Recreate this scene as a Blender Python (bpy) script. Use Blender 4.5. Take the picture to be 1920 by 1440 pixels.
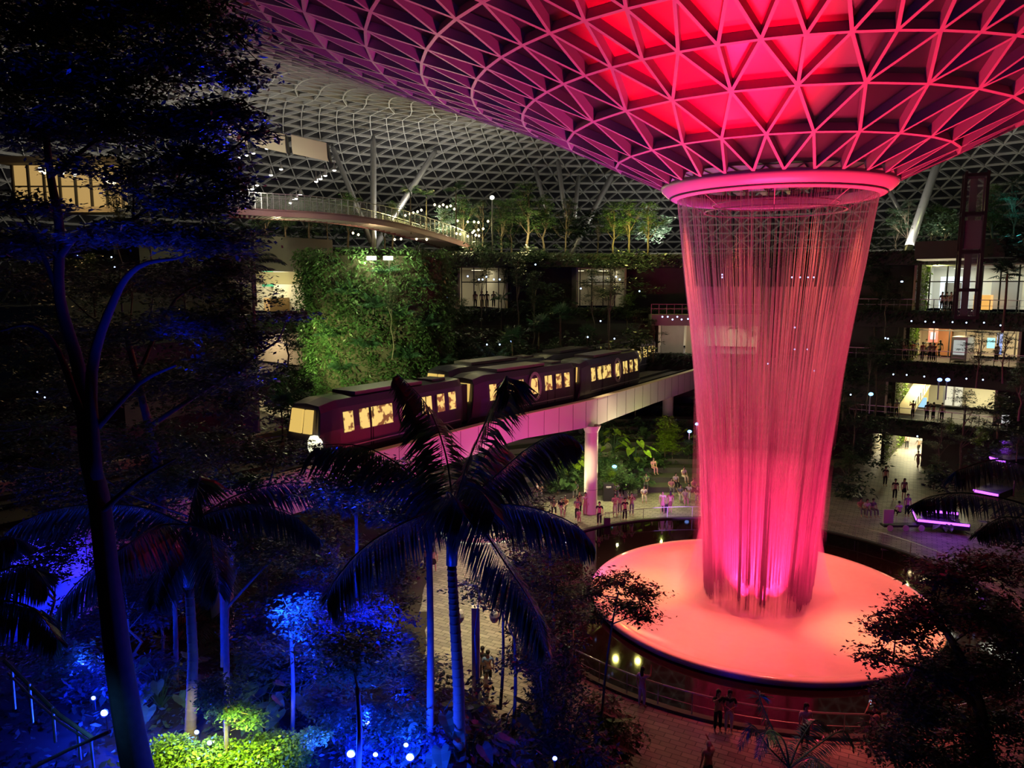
import bpy, math, random
from mathutils import Vector, Matrix, Quaternion
PI = math.pi
R_ = math.radians
rnd = random.Random(7)
scene = bpy.context.scene
for o in list(bpy.data.objects): bpy.data.objects.remove(o)
COL = scene.collection

# ------------------------------------------------------------------ camera
F, CAMH, PIT = 1387.0, 17.0, R_(7.5)
cam_d = bpy.data.cameras.new('camera'); cam = bpy.data.objects.new('camera', cam_d); COL.objects.link(cam)
cam.location = (0, 0, CAMH); cam.rotation_euler = (PI/2 - PIT, 0, 0)
cam_d.sensor_width = 36; cam_d.lens = F/1920*36; cam_d.clip_end = 400
scene.camera = cam
sp, cp = math.sin(PIT), math.cos(PIT)
def ray(px, py):
    u = (px-960)/F; v = (720-py)/F
    return Vector((u, cp+v*sp, -sp+v*cp))
def at(px, py, t):            # a point t metres deep in the view
    return Vector((0, 0, CAMH)) + ray(px, py)*t
def on(px, py, z=0.0):        # the point of a level plane seen at a pixel
    r = ray(px, py); return Vector((0, 0, CAMH)) + r*((z-CAMH)/r.z)
AX = Vector((13.3, 38.4, 0))  # the axis of the waterfall
def pol(r, a, z=0.0):         # a = 0 towards the viewer's side, positive to the right
    base = math.atan2(-AX.y, -AX.x)
    return Vector((AX.x + r*math.cos(base+a), AX.y + r*math.sin(base+a), z))

# ------------------------------------------------------------------ world and exposure
w = bpy.data.worlds.new('night'); scene.world = w; w.use_nodes = True
w.node_tree.nodes['Background'].inputs[0].default_value = (0.35, 0.4, 0.8, 1)
w.node_tree.nodes['Background'].inputs[1].default_value = 0.0015
vs = scene.view_settings
vs.view_transform = 'Standard'; vs.look = 'None'; vs.exposure = 0.0; vs.gamma = 1.0; vs.use_curve_mapping = False
scene.cycles.use_denoising = True
scene.cycles.max_bounces = 6; scene.cycles.diffuse_bounces = 2; scene.cycles.glossy_bounces = 3
scene.cycles.transparent_max_bounces = 24; scene.cycles.adaptive_threshold = 0.03; scene.cycles.transmission_bounces = 4; scene.cycles.volume_bounces = 0
scene.cycles.sample_clamp_indirect = 3.0; scene.cycles.caustics_reflective = False; scene.cycles.caustics_refractive = False

def spot(name, loc, to, col, power, deg=50, blend=0.6, rad=0.3):
    d = bpy.data.lights.new(name, 'SPOT'); d.color = col; d.energy = power
    d.spot_size = R_(deg); d.spot_blend = blend; d.shadow_soft_size = rad
    o = bpy.data.objects.new(name, d); COL.objects.link(o); o.location = loc
    o.rotation_euler = (Vector(to)-Vector(loc)).to_track_quat('-Z', 'Y').to_euler(); return o
def lamp(name, loc, col, power, rad=0.2):
    d = bpy.data.lights.new(name, 'POINT'); d.color = col; d.energy = power; d.shadow_soft_size = rad
    o = bpy.data.objects.new(name, d); COL.objects.link(o); o.location = loc; return o
def area(name, loc, to, col, power, sx, sy=None):
    d = bpy.data.lights.new(name, 'AREA'); d.color = col; d.energy = power; d.size = sx
    if sy: d.shape = 'RECTANGLE'; d.size_y = sy
    o = bpy.data.objects.new(name, d); COL.objects.link(o); o.location = loc
    o.rotation_euler = (Vector(to)-Vector(loc)).to_track_quat('-Z', 'Y').to_euler(); return o

RED = (1, 0.012, 0.06); PINK = (1, 0.06, 0.22); MAG = (0.9, 0.05, 0.6); BLUE = (0.02, 0.04, 1.0); WARM = (1, 0.72, 0.36)
# upward projectors at the basin rim that wash the funnel roof
for k, a in enumerate((-2.2, -1.45, -0.8, -0.25, 0.3, 0.85, 1.5)):
    spot('funnel_projector', pol(5.3, a, 0.6), pol(11.5, a, 24), (1, 0.02, 0.085) if a > -0.5 else (0.62, 0.02, 0.2) if a > -1 else (0.3, 0.025, 0.34), 25000, 56, 0.8, 0.15)
spot('funnel_projector', pol(20, -1.7, 5), pol(20, -1.25, 27), (0.4, 0.05, 0.8), 26000, 80, 0.9, 0.15)
spot('funnel_projector', (-14, 14, 6), pol(17, -0.75, 27), (0.02, 0.03, 1), 20000, 62, 0.8, 0.15)
# projectors above the glass that light the wet band of the funnel
spot('water_film_projector', pol(2.5, 3.1, 33), pol(12, -0.22, 25), (1, 0.0, 0.018), 44000, 35, 0.6)
# projectors round the basin and spots added inside the curtain to make it glow
for k in range(6):
    a = k*PI/3+0.3
    spot('curtain_light', pol(0.9, a, 0.5), pol(3.6, a, 15), (1, 0.018, 0.13), 5600, 75, 0.9)
    spot('curtain_light', pol(8.2, a+0.5, 1.0), pol(3.4, a+0.5, 4.6), (1, 0.018, 0.12), 4600, 100, 0.9)
for k in range(4):
    a = k*PI/2+0.4
    spot('basin_projector', pol(5.3, a, 21.3), pol(5.8, a, 0), (1, 0.125, 0.09), 17500, 49, 0.75)
spot('basin_projector', pol(17, -1.0, 22), pol(6.0, -1.5, 0), (1, 0.62, 0.16), 14000, 16, 1.0)
spot('basin_projector', pol(17, 1.6, 22), pol(6.4, 1.15, 0), (1, 0.62, 0.16), 14000, 16, 1.0)
# pale uplighters in the roof garden that reach the far vault
for a, pw in ((-2.9, 5500), (-2.3, 5500), (-1.75, 4500), (2.9, 3500), (2.3, 2500)):
    area('vault_uplight', pol(46, a, 22), pol(50, a, 34), (1, 0.93, 0.78), pw*0.42, 5)

# ------------------------------------------------------------------ materials
def M(name, col, rough=0.6, metal=0.0, noise=0.0, scale=4.0, emit=None, es=0.0, trans=0.0, spec=0.5, bump=0.0, alpha=1.0):
    m = bpy.data.materials.new(name); m.use_nodes = True; nt = m.node_tree; b = nt.nodes['Principled BSDF']
    b.inputs['Base Color'].default_value = (*col, 1); b.inputs['Roughness'].default_value = rough
    b.inputs['Metallic'].default_value = metal; b.inputs['Specular IOR Level'].default_value = spec
    if trans: b.inputs['Transmission Weight'].default_value = trans
    if alpha < 1: b.inputs['Alpha'].default_value = alpha
    if emit: b.inputs['Emission Color'].default_value = (*emit, 1); b.inputs['Emission Strength'].default_value = es
    if noise or bump:
        tc = nt.nodes.new('ShaderNodeTexCoord'); n = nt.nodes.new('ShaderNodeTexNoise'); n.inputs['Scale'].default_value = scale
        n.inputs['Detail'].default_value = 5; nt.links.new(tc.outputs['Object'], n.inputs['Vector'])
        if noise:
            mp = nt.nodes.new('ShaderNodeMapRange'); mp.inputs[3].default_value = 1-noise; mp.inputs[4].default_value = 1+noise
            nt.links.new(n.outputs['Fac'], mp.inputs[0])
            mx = nt.nodes.new('ShaderNodeVectorMath'); mx.operation = 'SCALE'; mx.inputs[0].default_value = col
            nt.links.new(mp.outputs[0], mx.inputs['Scale']); nt.links.new(mx.outputs[0], b.inputs['Base Color'])
        if bump:
            bp = nt.nodes.new('ShaderNodeBump'); bp.inputs['Strength'].default_value = bump
            nt.links.new(n.outputs['Fac'], bp.inputs['Height']); nt.links.new(bp.outputs[0], b.inputs['Normal'])
    return m
def leafmat(name, col, var=0.35, tr=0.3):
    m = bpy.data.materials.new(name); m.use_nodes = True; nt = m.node_tree; nt.nodes.clear()
    out = nt.nodes.new('ShaderNodeOutputMaterial'); d = nt.nodes.new('ShaderNodeBsdfPrincipled'); t = nt.nodes.new('ShaderNodeBsdfTranslucent')
    mx = nt.nodes.new('ShaderNodeMixShader'); mx.inputs[0].default_value = tr
    g = nt.nodes.new('ShaderNodeNewGeometry'); mr = nt.nodes.new('ShaderNodeMapRange')
    mr.inputs[3].default_value = 1-var; mr.inputs[4].default_value = 1+var
    nt.links.new(g.outputs['Random Per Island'], mr.inputs[0])
    sc = nt.nodes.new('ShaderNodeVectorMath'); sc.operation = 'SCALE'; sc.inputs[0].default_value = col
    nt.links.new(mr.outputs[0], sc.inputs['Scale'])
    nt.links.new(sc.outputs[0], d.inputs['Base Color']); nt.links.new(sc.outputs[0], t.inputs['Color'])
    d.inputs['Roughness'].default_value = 0.32
    nt.links.new(d.outputs[0], mx.inputs[1]); nt.links.new(t.outputs[0], mx.inputs[2]); nt.links.new(mx.outputs[0], out.inputs[0])
    return m
MAT = dict(
    steel=M('white_painted_steel', (0.36, 0.36, 0.36), 0.45),
    collar=M('collar_white', (0.5, 0.5, 0.5), 0.35),
    basin=M('basin_acrylic', (0.85, 0.8, 0.76), 0.16, noise=0.06, scale=3, bump=0.15),
    stone=M('dark_stone', (0.035, 0.033, 0.035), 0.6, noise=0.3, scale=2),
    concrete=M('concrete', (0.38, 0.36, 0.33), 0.8, noise=0.15, scale=1.5),
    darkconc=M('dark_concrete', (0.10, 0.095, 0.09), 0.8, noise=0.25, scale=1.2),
    clad=M('pale_cladding', (0.75, 0.74, 0.75), 0.35),
    cream=M('cream_paint', (0.75, 0.68, 0.5), 0.6),
    column=M('column_paint', (0.8, 0.76, 0.66), 0.5),
    soil=M('soil', (0.03, 0.024, 0.018), 0.9, noise=0.4, scale=3),
    bark=M('bark', (0.16, 0.125, 0.09), 0.85, noise=0.4, scale=9, bump=0.4),
    palebark=M('pale_bark', (0.2, 0.18, 0.14), 0.8, noise=0.3, scale=8),
    metal=M('grey_metal', (0.45, 0.45, 0.47), 0.35, 0.8),
    dark=M('dark_paint', (0.03, 0.03, 0.035), 0.5),
    black=M('black_plastic', (0.012, 0.012, 0.014), 0.5),
    barkd=M('dark_bark', (0.045, 0.036, 0.028), 0.9, noise=0.5, scale=7, bump=0.8),
    palmbark=M('palm_bark', (0.2, 0.13, 0.045), 0.8, noise=0.3, scale=8),
    leafb=leafmat('leaf_blue_lit', (0.06, 0.12, 0.15)),  # leaf green with the blue lamplight put into its colour
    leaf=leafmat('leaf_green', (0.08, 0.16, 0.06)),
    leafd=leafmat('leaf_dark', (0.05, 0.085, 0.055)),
    leafl=leafmat('leaf_lime', (0.20, 0.34, 0.03)),
    leafp=leafmat('leaf_palm', (0.05, 0.12, 0.07), 0.2),
)
def floor_mat():
    m = bpy.data.materials.new('plaza_paving'); m.use_nodes = True; nt = m.node_tree; b = nt.nodes['Principled BSDF']
    tc = nt.nodes.new('ShaderNodeTexCoord'); mp = nt.nodes.new('ShaderNodeMapping'); mp.inputs['Rotation'].default_value = (0, 0, 0.5)
    br = nt.nodes.new('ShaderNodeTexBrick'); br.inputs['Scale'].default_value = 1.0
    br.inputs['Brick Width'].default_value = 0.6; br.inputs['Row Height'].default_value = 0.28; br.inputs['Mortar Size'].default_value = 0.018
    br.inputs['Color1'].default_value = (0.44, 0.41, 0.34, 1); br.inputs['Color2'].default_value = (0.26, 0.25, 0.21, 1); br.inputs['Mortar'].default_value = (0.1, 0.1, 0.09, 1)
    nt.links.new(tc.outputs['Object'], mp.inputs[0]); nt.links.new(mp.outputs[0], br.inputs['Vector']); nt.links.new(br.outputs['Color'], b.inputs['Base Color'])
    b.inputs['Roughness'].default_value = 0.5; return m
MAT['floor'] = floor_mat()
def water_mat():
    m = M('dark_water', (0.008, 0.004, 0.005), 0.04, spec=0.12); nt = m.node_tree; b = nt.nodes['Principled BSDF']
    tc = nt.nodes.new('ShaderNodeTexCoord'); n = nt.nodes.new('ShaderNodeTexNoise'); n.inputs['Scale'].default_value = 1.6; n.inputs['Detail'].default_value = 3
    bp = nt.nodes.new('ShaderNodeBump'); bp.inputs['Strength'].default_value = 0.05
    nt.links.new(tc.outputs['Object'], n.inputs['Vector']); nt.links.new(n.outputs['Fac'], bp.inputs['Height']); nt.links.new(bp.outputs[0], b.inputs['Normal']); return m
MAT['water'] = water_mat()
def pane_mat():
    m = bpy.data.materials.new('roof_glass'); m.use_nodes = True; nt = m.node_tree; nt.nodes.clear()
    out = nt.nodes.new('ShaderNodeOutputMaterial'); d = nt.nodes.new('ShaderNodeBsdfPrincipled'); t = nt.nodes.new('ShaderNodeBsdfTranslucent'); a = nt.nodes.new('ShaderNodeAddShader')
    d.inputs['Base Color'].default_value = (0.018, 0.018, 0.022, 1); d.inputs['Roughness'].default_value = 0.25
    t.inputs['Color'].default_value = (0.5, 0.5, 0.5, 1)
    nt.links.new(d.outputs[0], a.inputs[0]); nt.links.new(t.outputs[0], a.inputs[1]); nt.links.new(a.outputs[0], out.inputs[0]); return m
MAT['pane'] = pane_mat()
def fall_mat(name, su, sv, lo, hi, amax, top=1.0):
    """Falling water: streaks along v, transparent between them."""
    m = bpy.data.materials.new(name); m.use_nodes = True; nt = m.node_tree; nt.nodes.clear(); L = nt.links.new
    out = nt.nodes.new('ShaderNodeOutputMaterial'); uv = nt.nodes.new('ShaderNodeUVMap'); mp = nt.nodes.new('ShaderNodeMapping')
    mp.inputs['Scale'].default_value = (su, sv, 1); L(uv.outputs[0], mp.inputs[0])
    n = nt.nodes.new('ShaderNodeTexNoise'); n.inputs['Scale'].default_value = 1.0; n.inputs['Detail'].default_value = 6; n.inputs['Roughness'].default_value = 0.65
    L(mp.outputs[0], n.inputs['Vector'])
    r = nt.nodes.new('ShaderNodeMapRange'); r.inputs[1].default_value = lo; r.inputs[2].default_value = hi; r.inputs[4].default_value = amax; L(n.outputs['Fac'], r.inputs[0])
    sx = nt.nodes.new('ShaderNodeSeparateXYZ'); L(uv.outputs[0], sx.inputs[0])
    f = nt.nodes.new('ShaderNodeMapRange'); f.inputs[1].default_value = 0; f.inputs[2].default_value = 1; f.inputs[3].default_value = 1.25; f.inputs[4].default_value = top; L(sx.outputs[1], f.inputs[0])
    mu0 = nt.nodes.new('ShaderNodeMath'); mu0.operation = 'MULTIPLY'; L(r.outputs[0], mu0.inputs[0]); L(f.outputs[0], mu0.inputs[1])
    e = nt.nodes.new('ShaderNodeMapRange'); e.inputs[1].default_value = 0.80; e.inputs[2].default_value = 1.0; e.inputs[3].default_value = 1.0; e.inputs[4].default_value = 0.0; L(sx.outputs[1], e.inputs[0])
    mu = nt.nodes.new('ShaderNodeMath'); mu.operation = 'MULTIPLY'; mu.use_clamp = True; L(mu0.outputs[0], mu.inputs[0]); L(e.outputs[0], mu.inputs[1])
    d = nt.nodes.new('ShaderNodeBsdfDiffuse'); d.inputs[0].default_value = (0.9, 0.9, 0.9, 1); t = nt.nodes.new('ShaderNodeBsdfTranslucent'); t.inputs[0].default_value = (0.9, 0.9, 0.9, 1)
    mx = nt.nodes.new('ShaderNodeMixShader'); L(d.outputs[0], mx.inputs[1]); L(t.outputs[0], mx.inputs[2])
    tr = nt.nodes.new('ShaderNodeBsdfTransparent'); m2 = nt.nodes.new('ShaderNodeMixShader'); L(mu.outputs[0], m2.inputs[0]); L(tr.outputs[0], m2.inputs[1]); L(mx.outputs[0], m2.inputs[2])
    L(m2.outputs[0], out.inputs[0]); return m

# ------------------------------------------------------------------ helpers
class MB:
    def __init__(s): s.v = []; s.f = []; s.mi = []; s.uv = None
    def quad(s, a, b, c, d, mi=0):
        i = len(s.v); s.v += [tuple(a), tuple(b), tuple(c), tuple(d)]; s.f.append((i, i+1, i+2, i+3)); s.mi.append(mi)
    def tri(s, a, b, c, mi=0):
        i = len(s.v); s.v += [tuple(a), tuple(b), tuple(c)]; s.f.append((i, i+1, i+2)); s.mi.append(mi)
    def box8(s, p, mi=0):
        i = len(s.v); s.v += [tuple(q) for q in p]
        for f in ((0, 3, 2, 1), (4, 5, 6, 7), (0, 1, 5, 4), (1, 2, 6, 5), (2, 3, 7, 6), (3, 0, 4, 7)):
            s.f.append(tuple(i+k for k in f)); s.mi.append(mi)
    def box(s, x0, x1, y0, y1, z0, z1, mi=0, tf=None):
        p = [Vector(q) for q in ((x0, y0, z0), (x1, y0, z0), (x1, y1, z0), (x0, y1, z0), (x0, y0, z1), (x1, y0, z1), (x1, y1, z1), (x0, y1, z1))]
        if tf: p = [tf @ q for q in p]
        s.box8(p, mi)
    def bar(s, a, b, up, wd, dp, mi=0):
        """a rectangular bar from a to b, dp deep along up (starting at the line a-b), wd wide"""
        a = Vector(a); b = Vector(b); d = (b-a).normalized(); sd = d.cross(Vector(up)).normalized()*(wd/2); u = sd.cross(d).normalized()*dp
        s.box8([a-sd, b-sd, b+sd, a+sd, a-sd+u, b-sd+u, b+sd+u, a+sd+u], mi)
    def tube(s, pts, rad, n=8, mi=0, cap=True):
        pts = [Vector(p) for p in pts]
        if not hasattr(rad, '__len__'): rad = [rad]*len(pts)
        d0 = (pts[1]-pts[0]).normalized(); x = d0.orthogonal().normalized(); i0 = len(s.v)
        for k, p in enumerate(pts):
            d = (pts[min(k+1, len(pts)-1)]-pts[max(k-1, 0)]).normalized()
            x = (x-d*x.dot(d)).normalized(); y = d.cross(x)
            for j in range(n):
                a = 2*PI*j/n; s.v.append(tuple(p+(x*math.cos(a)+y*math.sin(a))*rad[k]))
        for k in range(len(pts)-1):
            for j in range(n):
                a = i0+k*n+j; b = i0+k*n+(j+1) % n; s.f.append((a, b, b+n, a+n)); s.mi.append(mi)
        if cap:
            s.f.append(tuple(i0+j for j in reversed(range(n)))); s.mi.append(mi)
            s.f.append(tuple(i0+(len(pts)-1)*n+j for j in range(n))); s.mi.append(mi)
    def lathe(s, prof, c=(0, 0, 0), n=48, mi=0, a0=0.0, a1=2*PI):
        i0 = len(s.v); full = abs(a1-a0-2*PI) < 1e-6; m = n if full else n+1
        for r, z in prof:
            for j in range(m):
                a = a0+(a1-a0)*j/n; s.v.append((c[0]+r*math.cos(a), c[1]+r*math.sin(a), c[2]+z))
        for k in range(len(prof)-1):
            for j in range(n):
                a = i0+k*m+j; b = i0+k*m+(j+1) % m; s.f.append((a, b, b+m, a+m)); s.mi.append(mi)
    def ell(s, c, r, n=10, m=6, mi=0, tf=None):
        i0 = len(s.v); c = Vector(c)
        for k in range(m+1):
            t = PI*k/m
            for j in range(n):
                a = 2*PI*j/n; q = Vector((r[0]*math.sin(t)*math.cos(a), r[1]*math.sin(t)*math.sin(a), r[2]*math.cos(t)))
                if tf: q = tf @ q
                s.v.append(tuple(c+q))
        for k in range(m):
            for j in range(n):
                a = i0+k*n+j; b = i0+k*n+(j+1) % n; s.f.append((a, a+n, b+n, b)); s.mi.append(mi)
    def build(s, name, mats, parent=None, smooth=False, loc=None):
        me = bpy.data.meshes.new(name); me.from_pydata(s.v, [], s.f)
        if not isinstance(mats, (list, tuple)): mats = [mats]
        for m in mats: me.materials.append(m)
        if len(mats) > 1: me.polygons.foreach_set('material_index', s.mi)
        if smooth: me.polygons.foreach_set('use_smooth', [True]*len(me.polygons))
        if s.uv:
            l = me.uv_layers.new(name='UVMap'); vi = [0]*len(me.loops); me.loops.foreach_get('vertex_index', vi)
            flat = []
            for q in vi: flat += s.uv[q]
            l.data.foreach_set('uv', flat)
        me.update(); o = bpy.data.objects.new(name, me); COL.objects.link(o)
        if loc: o.location = loc
        if parent: o.parent = parent
        return o
def tag(o, label, cat, group=None, kind=None):
    if label: o['label'] = label
    if cat: o['category'] = cat
    if group: o['group'] = group
    if kind: o['kind'] = kind
    return o
def thing(name, label, cat, loc=(0, 0, 0), rz=0, group=None):
    o = bpy.data.objects.new(name, None); COL.objects.link(o); o.location = loc; o.rotation_euler = (0, 0, rz); o.empty_display_size = 0.2
    return tag(o, label, cat, group)
def struct(o): o['kind'] = 'structure'; return o
def dup(root, loc, rz=0, sc=1.0, label=None, group=None, cat=None):
    """a copy of a thing with copies of its parts and their sub-parts"""
    r = root.copy(); COL.objects.link(r); r.location = loc; r.rotation_euler = (0, 0, rz); r.scale = (sc, sc, sc) if not hasattr(sc, '__len__') else sc
    if label: r['label'] = label
    if group: r['group'] = group
    if cat: r['category'] = cat
    def rec(src, dst):
        for ch in list(src.children):
            c = ch.copy(); COL.objects.link(c); c.parent = dst; rec(ch, c)
    rec(root, r); return r
PROTO = {}   # first instances are used for the first placement
_used = set()
def place(key, maker, loc, rz, sc, label, group=None):
    if key not in PROTO: PROTO[key] = maker()
    p = PROTO[key]
    if key not in _used:
        _used.add(key); p.location = loc; p.rotation_euler = (0, 0, rz); p.scale = (sc, sc, sc) if not hasattr(sc, '__len__') else sc
        p['label'] = label
        if group: p['group'] = group
        return p
    return dup(p, loc, rz, sc, label, group)
def ip(tab, x):
    if x <= tab[0][0]: return tab[0][1]
    for (a, b), (c, d) in zip(tab, tab[1:]):
        if x <= c:
            t = (x-a)/(c-a); return b+(d-b)*t
    return tab[-1][1]
def sm(x): x = max(0, min(1, x)); return x*x*(3-2*x)

# ------------------------------------------------------------------ the lattice roof (a ring-shaped vault that dips to a funnel)
PROF = [(5.6, 5.0), (8.0, 6.1), (10.5, 7.3), (12.8, 8.35), (14.8, 9.1), (18, 10.2), (24, 12.4), (30, 14.4), (38, 16.3), (45, 16.9), (52, 16.2), (58, 14.3), (64, 11.3), (69, 7.5), (73, 3), (75, -2)]
def catmull(tab, x):
    n = len(tab)
    for k in range(n-1):
        if x <= tab[k+1][0] or k == n-2:
            x0, y0 = tab[k]; x1, y1 = tab[k+1]
            m0 = (y1-tab[k-1][1])/(x1-tab[k-1][0]) if k > 0 else (y1-y0)/(x1-x0)
            m1 = (tab[k+2][1]-y0)/(tab[k+2][0]-x0) if k < n-2 else (y1-y0)/(x1-x0)
            h = x1-x0; t = (x-x0)/h
            return (2*t**3-3*t*t+1)*y0+(t**3-2*t*t+t)*h*m0+(-2*t**3+3*t*t)*y1+(t**3-t*t)*h*m1
def roofpt(r, a, off=0.0):
    h = catmull(PROF, r); s = (catmull(PROF, r+0.05)-catmull(PROF, r-0.05))/0.1
    nl = math.hypot(s, 1); p = pol(r-off*s/nl, a, CAMH+h+off/nl); return p
def roofn(r, a):
    return (roofpt(r, a, 1.0)-roofpt(r, a)).normalized()
RINGS = [5.65, 8.0, 10.5, 12.8, 15.3, 17.7, 20.2, 22.8, 25.1, 27.3, 29.5, 31.7, 33.9, 36.1, 38.3, 40.5, 42.7, 44.9, 46.9, 48.9, 50.9, 52.9, 54.9, 56.8, 58.7, 60.5, 62.2, 63.8, 65.3, 66.7, 68, 69.2, 70.3, 71.3, 72.2, 73, 74, 75]
bm_ = MB(); gl = MB(); prev = None
for k, r in enumerate(RINGS):
    n = 28 if k < 3 else (56 if r < 24 else 112 if r < 44 else 168)
    ph = 0.5*(k % 2) if k < 3 else (0.0 if k == 3 else 0.5*(k % 2 == 0) if r < 24 else 0.5*(k % 2))
    if n != 56 and prev and len(prev) != n: ph = 0.0
    wd, dp = (0.12, 0.45) if r < 44 else (0.09, 0.26)
    if r < 24: wd = 0.10+0.002*r; dp = 0.42
    cur = [(roofpt(r, 2*PI*(j+ph)/n + 0.06), roofn(r, 2*PI*(j+ph)/n + 0.06), roofpt(r, 2*PI*(j+ph)/n + 0.06, dp*0.97), 2*PI*(j+ph)/n + 0.06) for j in range(n)]
    def beam(p, q):
        nn = (p[1]+q[1]).normalized()
        m_ = roofpt((p[0]-AX).xy.length*0.5+(q[0]-AX).xy.length*0.5, 0)
        bm_.bar(p[0], q[0], nn, wd, dp)
    if k > 0:
        for j in range(n): beam(cur[j], cur[(j+1) % n])
    if prev:
        pn = len(prev)
        if n == pn:
            sft = 1 if cur[0][3] > prev[0][3]+1e-6 else 0
            for j in range(n):
                # each node joins the two nodes of the ring within that are nearest to it
                if sft: a_, b_ = prev[j], prev[(j+1) % n]
                else: a_, b_ = prev[(j-1) % n], prev[j]
                beam(cur[j], a_); beam(cur[j], b_)
                gl.tri(a_[2], b_[2], cur[j][2])
                o1, o2 = (cur[j], cur[(j+1) % n])
                gl.tri(o1[2], o2[2], b_[2])
        elif n == 2*pn:
            for i in range(pn):
                j0 = round((prev[i][3]-cur[0][3])/(2*PI/n)); cs = [cur[(j0+d) % n] for d in (-1, 0, 1)]
                for c in cs: beam(prev[i], c)
                gl.tri(prev[i][2], cs[0][2], cs[1][2]); gl.tri(prev[i][2], cs[1][2], cs[2][2]); gl.tri(prev[i][2], cs[2][2], prev[(i+1) % pn][2])
        else:
            for j in range(n):
                f = (cur[j][3]-prev[0][3])/(2*PI/pn); i0 = math.floor(f+1e-6)
                beam(cur[j], prev[i0 % pn])
                if f-i0 > 0.01: beam(cur[j], prev[(i0+1) % pn])
                gl.quad(cur[j][2], cur[(j+1) % n][2], prev[(i0+1) % pn][2], prev[i0 % pn][2])
    prev = cur
roof = struct(bm_.build('ceiling', MAT['steel'])); roof['label'] = 'triangular steel lattice roof dipping to a funnel over the pool'
g = gl.build('glazing', MAT['pane'], roof)
# collar round the opening at the bottom of the funnel
cl = MB(); zc = CAMH
cl.lathe([(4.78, 4.9), (4.76, 4.45), (4.84, 4.36), (5.05, 4.42), (5.4, 4.66), (5.6, 4.86), (5.66, 5.02), (5.6, 5.12), (5.0, 5.16), (4.78, 4.9)], (AX.x, AX.y, zc), 128)
coll = tag(cl.build('oculus_collar', MAT['collar'], smooth=True), 'smooth round collar at the foot of the roof funnel above the waterfall', 'collar')
sm_ = MB(); sm_.lathe([(5.15, 4.46), (5.19, 4.49), (5.21, 4.47), (5.17, 4.44)], (AX.x, AX.y, zc), 128); sm_.build('seam', MAT['dark'], coll)
for rr, zz in ((3.4, 3.75), (3.0, 4.1)):
    b = MB(); b.lathe([(rr, zz), (rr+0.05, zz), (rr+0.05, zz+0.06), (rr, zz+0.06), (rr, zz)], (AX.x, AX.y, zc), 64); b.build('inner_ring', MAT['collar'], coll)
for k in range(8):
    b = MB(); b.tube([pol(3.42, k*PI/4, zc+3.8), pol(4.8, k*PI/4, zc+4.6)], 0.02, 6); b.build('ring_hanger', MAT['collar'], coll)

# ------------------------------------------------------------------ waterfall
FR = [(0.2, 2.6), (3.5, 2.75), (8, 3.1), (12, 3.52), (15, 3.9), (18, 4.36), (20, 4.6), (21.4, 4.80)]
def strands(seed, n, wd, zlo, zhi, jit, nseg=12):
    """falling threads of water: each a thin three-sided tube that follows the fall"""
    r_ = random.Random(seed); b = MB(); b.uv = []
    for k in range(n):
        a = r_.random()*2*PI; w_ = wd*(0.4+1.6*r_.random()**2); dr = r_.gauss(0, jit); u = r_.random()*50
        z1 = zhi if r_.random() < 0.7 else zhi-r_.random()*6; z0 = zlo+r_.random()**2*2.2; i0 = len(b.v); da = r_.gauss(0, 0.02)
        for i in range(nseg+1):
            t = i/nseg; z = z1+(z0-z1)*t; r = ip(FR, z)+dr*(0.15+t); aa = a+da*t; ww = w_*(0.5+1.2*t)
            c = pol(r, aa, z); er = (c-AX); er.z = 0; er.normalize(); et = Vector((-er.y, er.x, 0))
            for q in range(3):
                g_ = 2*PI*q/3; b.v.append(tuple(c+(er*math.cos(g_)+et*math.sin(g_))*ww)); b.uv.append((u+q*0.2, t))
        for i in range(nseg):
            for q in range(3):
                a_ = i0+i*3+q; b_ = i0+i*3+(q+1) % 3; b.f.append((a_, b_, b_+3, a_+3)); b.mi.append(0)
    return b
fall = tag(strands(3, 900, 0.016, 0.15, 21.4, 0.07).build('waterfall', fall_mat('water_thread', 3, 7, 0.36, 0.68, 0.46, 0.6), smooth=True), 'round curtain of pink lit water pouring from the roof collar', 'waterfall')
strands(4, 340, 0.07, 0.15, 17.0, 0.14).build('water_veil', fall_mat('water_veil', 2, 5, 0.33, 0.7, 0.19, 0.1), fall, smooth=True)
strands(5, 180, 0.17, 0.15, 13.0, 0.22, 8).build('spray', fall_mat('water_spray', 1, 3, 0.35, 0.75, 0.14, 0.0), fall, smooth=True)

def mist(label, r0, r1, z0, z1, dens):
    m = bpy.data.materials.new('mist'); m.use_nodes = True; nt = m.node_tree; nt.nodes.clear(); o = nt.nodes.new('ShaderNodeOutputMaterial'); v = nt.nodes.new('ShaderNodeVolumeScatter')
    v.inputs['Color'].default_value = (1, 1, 1, 1); v.inputs['Density'].default_value = dens; v.inputs['Anisotropy'].default_value = 0.2; nt.links.new(v.outputs[0], o.inputs['Volume'])
    b = MB(); n = 10; b.lathe([(0.001, z0)]+[(r0+(r1-r0)*(k/n)**0.6, z0+(z1-z0)*(k/n)) for k in range(n+1)]+[(0.001, z1)], (AX.x, AX.y, 0), 48); return tag(b.build('mist', m), label, 'mist', kind='stuff')
mist('fine pink mist round the foot of the waterfall', 4.2, 2.5, 0.5, 8.0, 0.17)
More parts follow.
